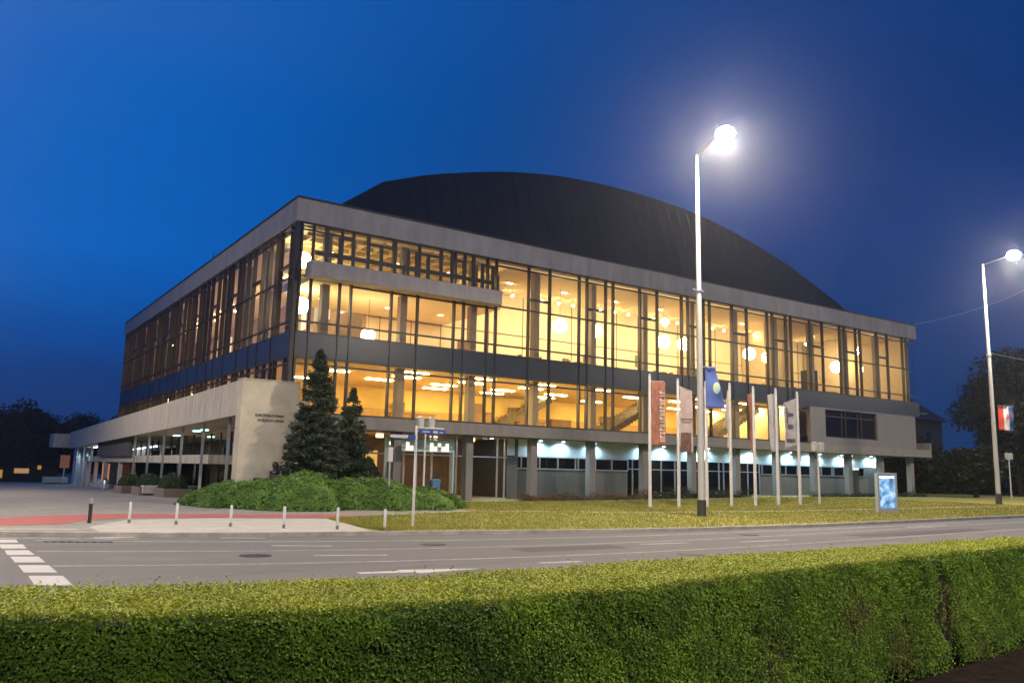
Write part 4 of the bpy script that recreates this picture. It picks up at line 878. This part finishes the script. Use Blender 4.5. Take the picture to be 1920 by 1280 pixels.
# ------------------------------------------------------------------ foreground hedge
hf = interp([(-8, 5.6), (-3, 5.1), (0.3, 4.82), (1.2, 4.5), (2, 4.27), (3, 4.2), (4, 4.22), (5.3, 4.40), (7.8, 4.62), (10.8, 4.9), (16, 5.4), (22, 6)])
hb = interp([(-8, 6.6), (-3, 6.1), (0.4, 5.84), (1.5, 5.5), (2.5, 5.33), (3.7, 5.31), (5.1, 5.40), (6.5, 5.44), (9.3, 5.5), (12.3, 5.6), (18, 5.95), (22, 6.6)])
HH = 1.15
hedge = empty('hedge', (0, 0, 0), 'clipped green hedge across the foreground with a bare brown gap at its right', 'hedge')
hfa = lambda a: np.interp(a, [-8, -3, .3, 1.2, 2, 3, 4, 5.3, 7.8, 10.8, 16, 22], [5.6, 5.1, 4.82, 4.5, 4.27, 4.2, 4.22, 4.40, 4.62, 4.9, 5.4, 6])
hba = lambda a: np.interp(a, [-8, -3, .4, 1.5, 2.5, 3.7, 5.1, 6.5, 9.3, 12.3, 18, 22], [6.6, 6.1, 5.84, 5.5, 5.33, 5.31, 5.40, 5.44, 5.5, 5.6, 5.95, 6.6])
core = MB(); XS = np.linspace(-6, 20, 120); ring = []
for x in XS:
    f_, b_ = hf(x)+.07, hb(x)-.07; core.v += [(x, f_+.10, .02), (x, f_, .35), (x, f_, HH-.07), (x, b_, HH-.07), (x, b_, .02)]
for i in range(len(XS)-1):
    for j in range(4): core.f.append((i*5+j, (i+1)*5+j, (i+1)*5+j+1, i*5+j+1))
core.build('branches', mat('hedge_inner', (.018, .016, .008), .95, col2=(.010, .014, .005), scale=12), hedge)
def wob(x, z): return .014*np.sin(x*1.9)+.010*np.sin(x*4.3+z*5)+.012*np.sin(x*9+z*11)*np.sin(z*8+x*3)
nf = 430000; x = -4.5+rng.uniform(0, 1, nf)*17.5; z = rng.uniform(.0, 1, nf)**.9*HH
gap = np.abs(x-(8.45+.35*(HH-z)+.08*np.sin(z*9))) < .10+.22*(HH-z)*np.clip((9-x), 0, 1)
seam = (np.abs(x-(4.78+.10*(HH-z)+.03*np.sin(z*20))) < .018) | (np.abs(x-(6.75+.05*np.sin(z*14))) < .02)*(z < .8)
holes = np.sin(x*11.3+np.sin(z*7)*2)*np.sin(z*17+np.sin(x*5)*2)*np.sin(x*3.1+z*5) > .62
low = (z < .12+.08*np.sin(x*6)) & (rng.uniform(0, 1, nf) < .7)
keep = ~((gap & (rng.uniform(0, 1, nf) < .88)) | (seam & (rng.uniform(0, 1, nf) < .9)) | (holes & (rng.uniform(0, 1, nf) < .65)) | low)
x, z = x[keep], z[keep]; y = hfa(x)+wob(x, z)*.6+rng.uniform(-.02, .06, len(x)); y += np.where(z > HH-.05, (z-HH+.05)*.8, 0)
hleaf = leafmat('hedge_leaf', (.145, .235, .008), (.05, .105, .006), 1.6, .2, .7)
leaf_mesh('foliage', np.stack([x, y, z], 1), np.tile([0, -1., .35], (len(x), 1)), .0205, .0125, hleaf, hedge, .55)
nt_ = 275000; x = -4.5+rng.uniform(0, 1, nt_)*18; s_ = rng.uniform(0, 1, nt_); y = hfa(x)+.0+(hba(x)-hfa(x))*s_; z = HH+rng.uniform(-.035, .02, nt_)+.010*np.sin(x*5)*np.sin(y*7)
k_ = ~((np.abs(x-8.5) < .16) & (s_ < .22) & (rng.uniform(0, 1, nt_) < .85)); x, y, z = x[k_], y[k_], z[k_]
leaf_mesh('top_foliage', np.stack([x, y, z], 1), np.tile([0, 0, 1.], (len(x), 1)), .0205, .0125, leafmat('hedge_lit_leaf', (.30, .31, .022), (.18, .22, .014), 2.6, .22, .5), hedge, .55)  # lamp light on the top is put into this lighter, yellower leaf colour
# dry patches and stray shoots
nd = 9000; cxs = np.array([1.1, 2.6, 3.7, 5.6, 6.9, 7.7, 8.9, 9.4]); czs = np.array([.25, .55, .2, .45, .7, .35, .6, .3]); ki = rng.integers(0, 8, nd)
x = cxs[ki]+rng.normal(0, .16, nd); z = np.clip(czs[ki]+rng.normal(0, .14, nd), .05, HH-.03)
leaf_mesh('dry_leaves', np.stack([x, hfa(x)+rng.uniform(-.025, .03, nd), z], 1), np.tile([0, -1., .3], (nd, 1)), .020, .012, leafmat('dry_leaf', (.15, .10, .03), (.07, .05, .018), 5, .15, .7), hedge, .6)
ns = 700; x = rng.uniform(-.5, 12, ns); s_ = rng.uniform(0, 1, ns); y = hfa(x)+(hba(x)-hfa(x))*s_; hh_ = rng.uniform(.02, .085, ns); sh = []
for j in range(6): sh.append(np.stack([x+rng.normal(0, .006, ns), y+rng.normal(0, .006, ns), HH+hh_*j/5], 1))
leaf_mesh('shoots', np.concatenate(sh), np.tile([0, -.4, 1.], (ns*6, 1)), .024, .011, MATS['hedge_lit_leaf'], hedge, .7, along=np.tile([0, 0, 1.], (ns*6, 1)))
tw = MB()
for i in range(60):
    a = 8.45+random.uniform(-.25, .35); z0 = random.uniform(0, .5); tw.tube((a, hf(a)+.05, z0), (a+random.uniform(-.15, .1), hf(a)+random.uniform(-.02, .06), z0+random.uniform(.2, .6)), .006, .003, 4)
tw.build('twigs', mat('twig', (.10, .06, .035), .9), hedge)
# ------------------------------------------------------------------ background trees
def tree(loc, h, w, n, label, seed, m=dark_leaf, group='dark trees beyond the hall', ls=.34):
    g = empty('broadleaf_tree', loc, label, 'tree', group); rg = np.random.default_rng(seed)
    t = MB().lathe([(.28, 0), (.2, h*.35), (.08, h*.75)], k=8)
    cl = []
    for i in range(26):
        a = rg.uniform(0, 6.28); zz_ = h*(.30+.62*rg.uniform(0, 1)); r_ = w*.5*math.sqrt(max(.05, 1-((zz_/h-.55)/.5)**2))*rg.uniform(.35, .9)
        c = (math.cos(a)*r_, math.sin(a)*r_, zz_); cl.append((c, rg.uniform(.12, .22)*w))
        if i % 2: t.tube((0, 0, max(.2*h, zz_*.6)), c, .09, .03, 5)
    t.build('trunk', bark, g)
    P = []
    for c, r_ in cl:
        k = n//26; d = rg.normal(0, 1, (k, 3)); d /= np.linalg.norm(d, axis=1, keepdims=True); P.append(np.array(c)+d*r_*rg.uniform(.5, 1.15, (k, 1))*[1, 1, .8])
    P = np.concatenate(P); P[:, 2] = np.maximum(P[:, 2], .4)
    leaf_mesh('crown', P, np.tile([0, 0, 1.], (len(P), 1)), ls, ls*.6, m, g, 1.2, rg)
    return g
TR = [((101.5, 45.8, .3), 18.0, 11, 'tall dark tree behind the farther street lamp'), ((123, 55, .3), 16.5, 11, 'dark tree behind the lantern post under the sky gap'), ((93, 56, .3), 6.8, 9, 'low dark tree at the right end of the hall'),
      ((118, 52, .3), 19, 14, 'dark tree at the right edge behind the tall one'), ((86, 50, .3), 5.2, 8, 'low bushy tree in the gap beside the end balcony'), ((84, 42, .3), 5.0, 6, 'small dark tree left of the farther street lamp'), ((101, 40, .3), 9, 9, 'low dark tree right of the farther street lamp')]
for i, (l_, h_, w_2, lb) in enumerate(TR): tree(l_, h_, w_2, 15000, lb, 20+i, ls=.42)
TL = [((2, 148, 0), 9.5, 12, 'dark tree at the left edge of the view beyond the plaza'), ((9, 142, 0), 10.0, 11, 'tallest dark tree left of the canopy end'), ((15.5, 150, 0), 8.8, 10, 'dark tree just left of the canopy end'),
      ((22, 156, 0), 9.4, 11, 'dark tree peeping over the low end of the canopy'), ((29, 160, 0), 10.4, 11, 'dark tree over the canopy where it meets the hall'), ((-4, 150, 0), 9.5, 11, 'dark tree left outside the view beyond the plaza'), ((5.5, 158, 0), 9.6, 12, 'dark tree behind the gap of the two left trees')]
for i, (l_, h_, w_2, lb) in enumerate(TL): tree(l_, h_, w_2, 9000, lb, 40+i, group='dark trees beyond the plaza', ls=.5)
n = 9000; x = rng.uniform(-12, 40, n); P = np.stack([x, 150+rng.uniform(0, 8, n), rng.uniform(0, 1, n)*(4+1.5*np.sin(x*.9))], 1)
tag(leaf_mesh('undergrowth', P, np.tile([0, -1, .3], (n, 1)), .7, .45, dark_leaf, None, 1), 'dark undergrowth massed below the trees beyond the plaza', 'undergrowth', kind='stuff')
n = 16000; x = rng.uniform(80, 150, n); P = np.stack([x, 57-.25*(x-80)+rng.uniform(0, 6, n), .3+rng.uniform(0, 1, n)*(4.2+1.2*np.sin(x*.7))], 1)
tag(leaf_mesh('undergrowth', P, np.tile([0, -1, .3], (n, 1)), .6, .4, dark_leaf, None, 1), 'dark undergrowth massed below the trees right of the hall', 'undergrowth', kind='stuff')
# house behind on the right
g = empty('house', (118, 72, .3), 'dark house with a red tiled roof between the hall and the trees', 'house')
MB().box(-9, 9, -4, 5, 0, 10.5).build('wall', mat('house_plaster', (.16, .14, .09), .9, var=.1), g)
rf = MB(); rf.v = [(-9.8, -4.8, 10.5), (9.8, -4.8, 10.5), (9.8, 5.8, 10.5), (-9.8, 5.8, 10.5), (-8.5, .5, 14.3), (8.5, .5, 14.3)]; rf.f = [(0, 1, 5, 4), (1, 2, 5), (2, 3, 4, 5), (3, 0, 4), (0, 3, 2, 1)]
rf.build('roof', mat('red_tile', (.10, .035, .03), .85, var=.2), g)
for x, z, lit in [(-6, 8, 0), (-3, 8, 1), (1, 8, 0), (5, 8, 0)]:
    o = MB().box(x-.6, x+.6, -4.06, -4.002, z-.75, z+.75).build('window', emis('white_window', (.9, .95, 1), 1.0) if lit else frame_dark, g)
# low lit kiosk and lit sign far left
g = empty('kiosk', (6.2, 122, -.8), 'low dark pavilion with glowing orange windows beyond the plaza', 'kiosk')
MB().box(-6, 6, -2, 3, 0, 2.3).build('wall', mat('night_wall', (.01, .009, .008), .9), g); MB().box(-6.4, 6.4, -2.5, 3.4, 2.3, 2.5).build('roof', mat('night_roof', (.008, .008, .008), .95), g)
for x0, x1, z0, z1, c_ in [(-1.6, .2, .5, 1.5, (1, .5, .08)), (1.4, 3.0, 1.1, 1.7, (1, .55, .22)), (-3.6, -2.3, .4, 1.2, (1, .35, .1)), (3.9, 4.3, 1.6, 2.1, (1, .5, .3))]:
    B(x0, x1, -2.06, -2.003, z0, z1).build('window', emis('kiosk_glow_%d' % int(c_[1]*100), c_, .40), g)
g = empty('lit_sign', (12.2, 112, -.7), 'small glowing sign board on a post beyond the plaza', 'sign')
MB().tube((0, 0, 0), (0, 0, 1.8), .08).build('post', alu, g); B(-.5, .5, -.08, .08, 1.8, 3.3).build('board', mat('sign_face', (.05, .03, .02), .6, emit=(1, .42, .22), estr=.12), g)
g = empty('stone_block', (BX-4.0, BY+68.0, -.75), 'pale low stone block on the plaza near the canopy end', 'stone block'); MB().box(-1.3, 1.3, -.5, .5, .1, .8).build('block', MATS['pale_stone'], g, bevel=.04); MB().box(-1.1, 1.1, -.4, .4, 0, .1).build('plinth', wall_dark, g)
# overhead wires
for i, (a, b, lb) in enumerate([((62.5, 29.7, 11.2), (150, 34, 14), 'thin overhead wire running right from the farther street lamp'), ((78.4, 44.4, 17.1), (138.9, 60.0, 31.9), 'thin overhead wire rising right from the roof end of the hall')]):
    w = MB(); A_, B_ = Vector(a), Vector(b)
    for j in range(14):
        s0, s1 = j/14, (j+1)/14; p0 = A_.lerp(B_, s0)-Vector((0, 0, 4*.5*s0*(1-s0))); p1 = A_.lerp(B_, s1)-Vector((0, 0, 4*.5*s1*(1-s1))); w.tube(p0, p1, .014, k=4, cap=False)
    tag(w.build('overhead_wire', alu), lb, 'wire')

# ------------------------------------------------------------------ thin volume added to make the street lamps glow
hz = B(-300, 420, -60, 420, -2, 34).build('haze', None or bpy.data.materials.new('glow_haze'))
hz['kind'] = 'stuff'; hz['label'] = 'thin haze volume added to spread a glow around the lamps'
hm = MATS['haze'] = hz.data.materials[0]; hm.use_nodes = True; t = hm.node_tree; t.nodes.clear()
pv = t.nodes.new('ShaderNodeVolumePrincipled'); pv.inputs['Density'].default_value = .00046; pv.inputs['Anisotropy'].default_value = .88; pv.inputs['Color'].default_value = (.9, .93, 1, 1)
ou = t.nodes.new('ShaderNodeOutputMaterial'); t.links.new(pv.outputs[0], ou.inputs['Volume'])
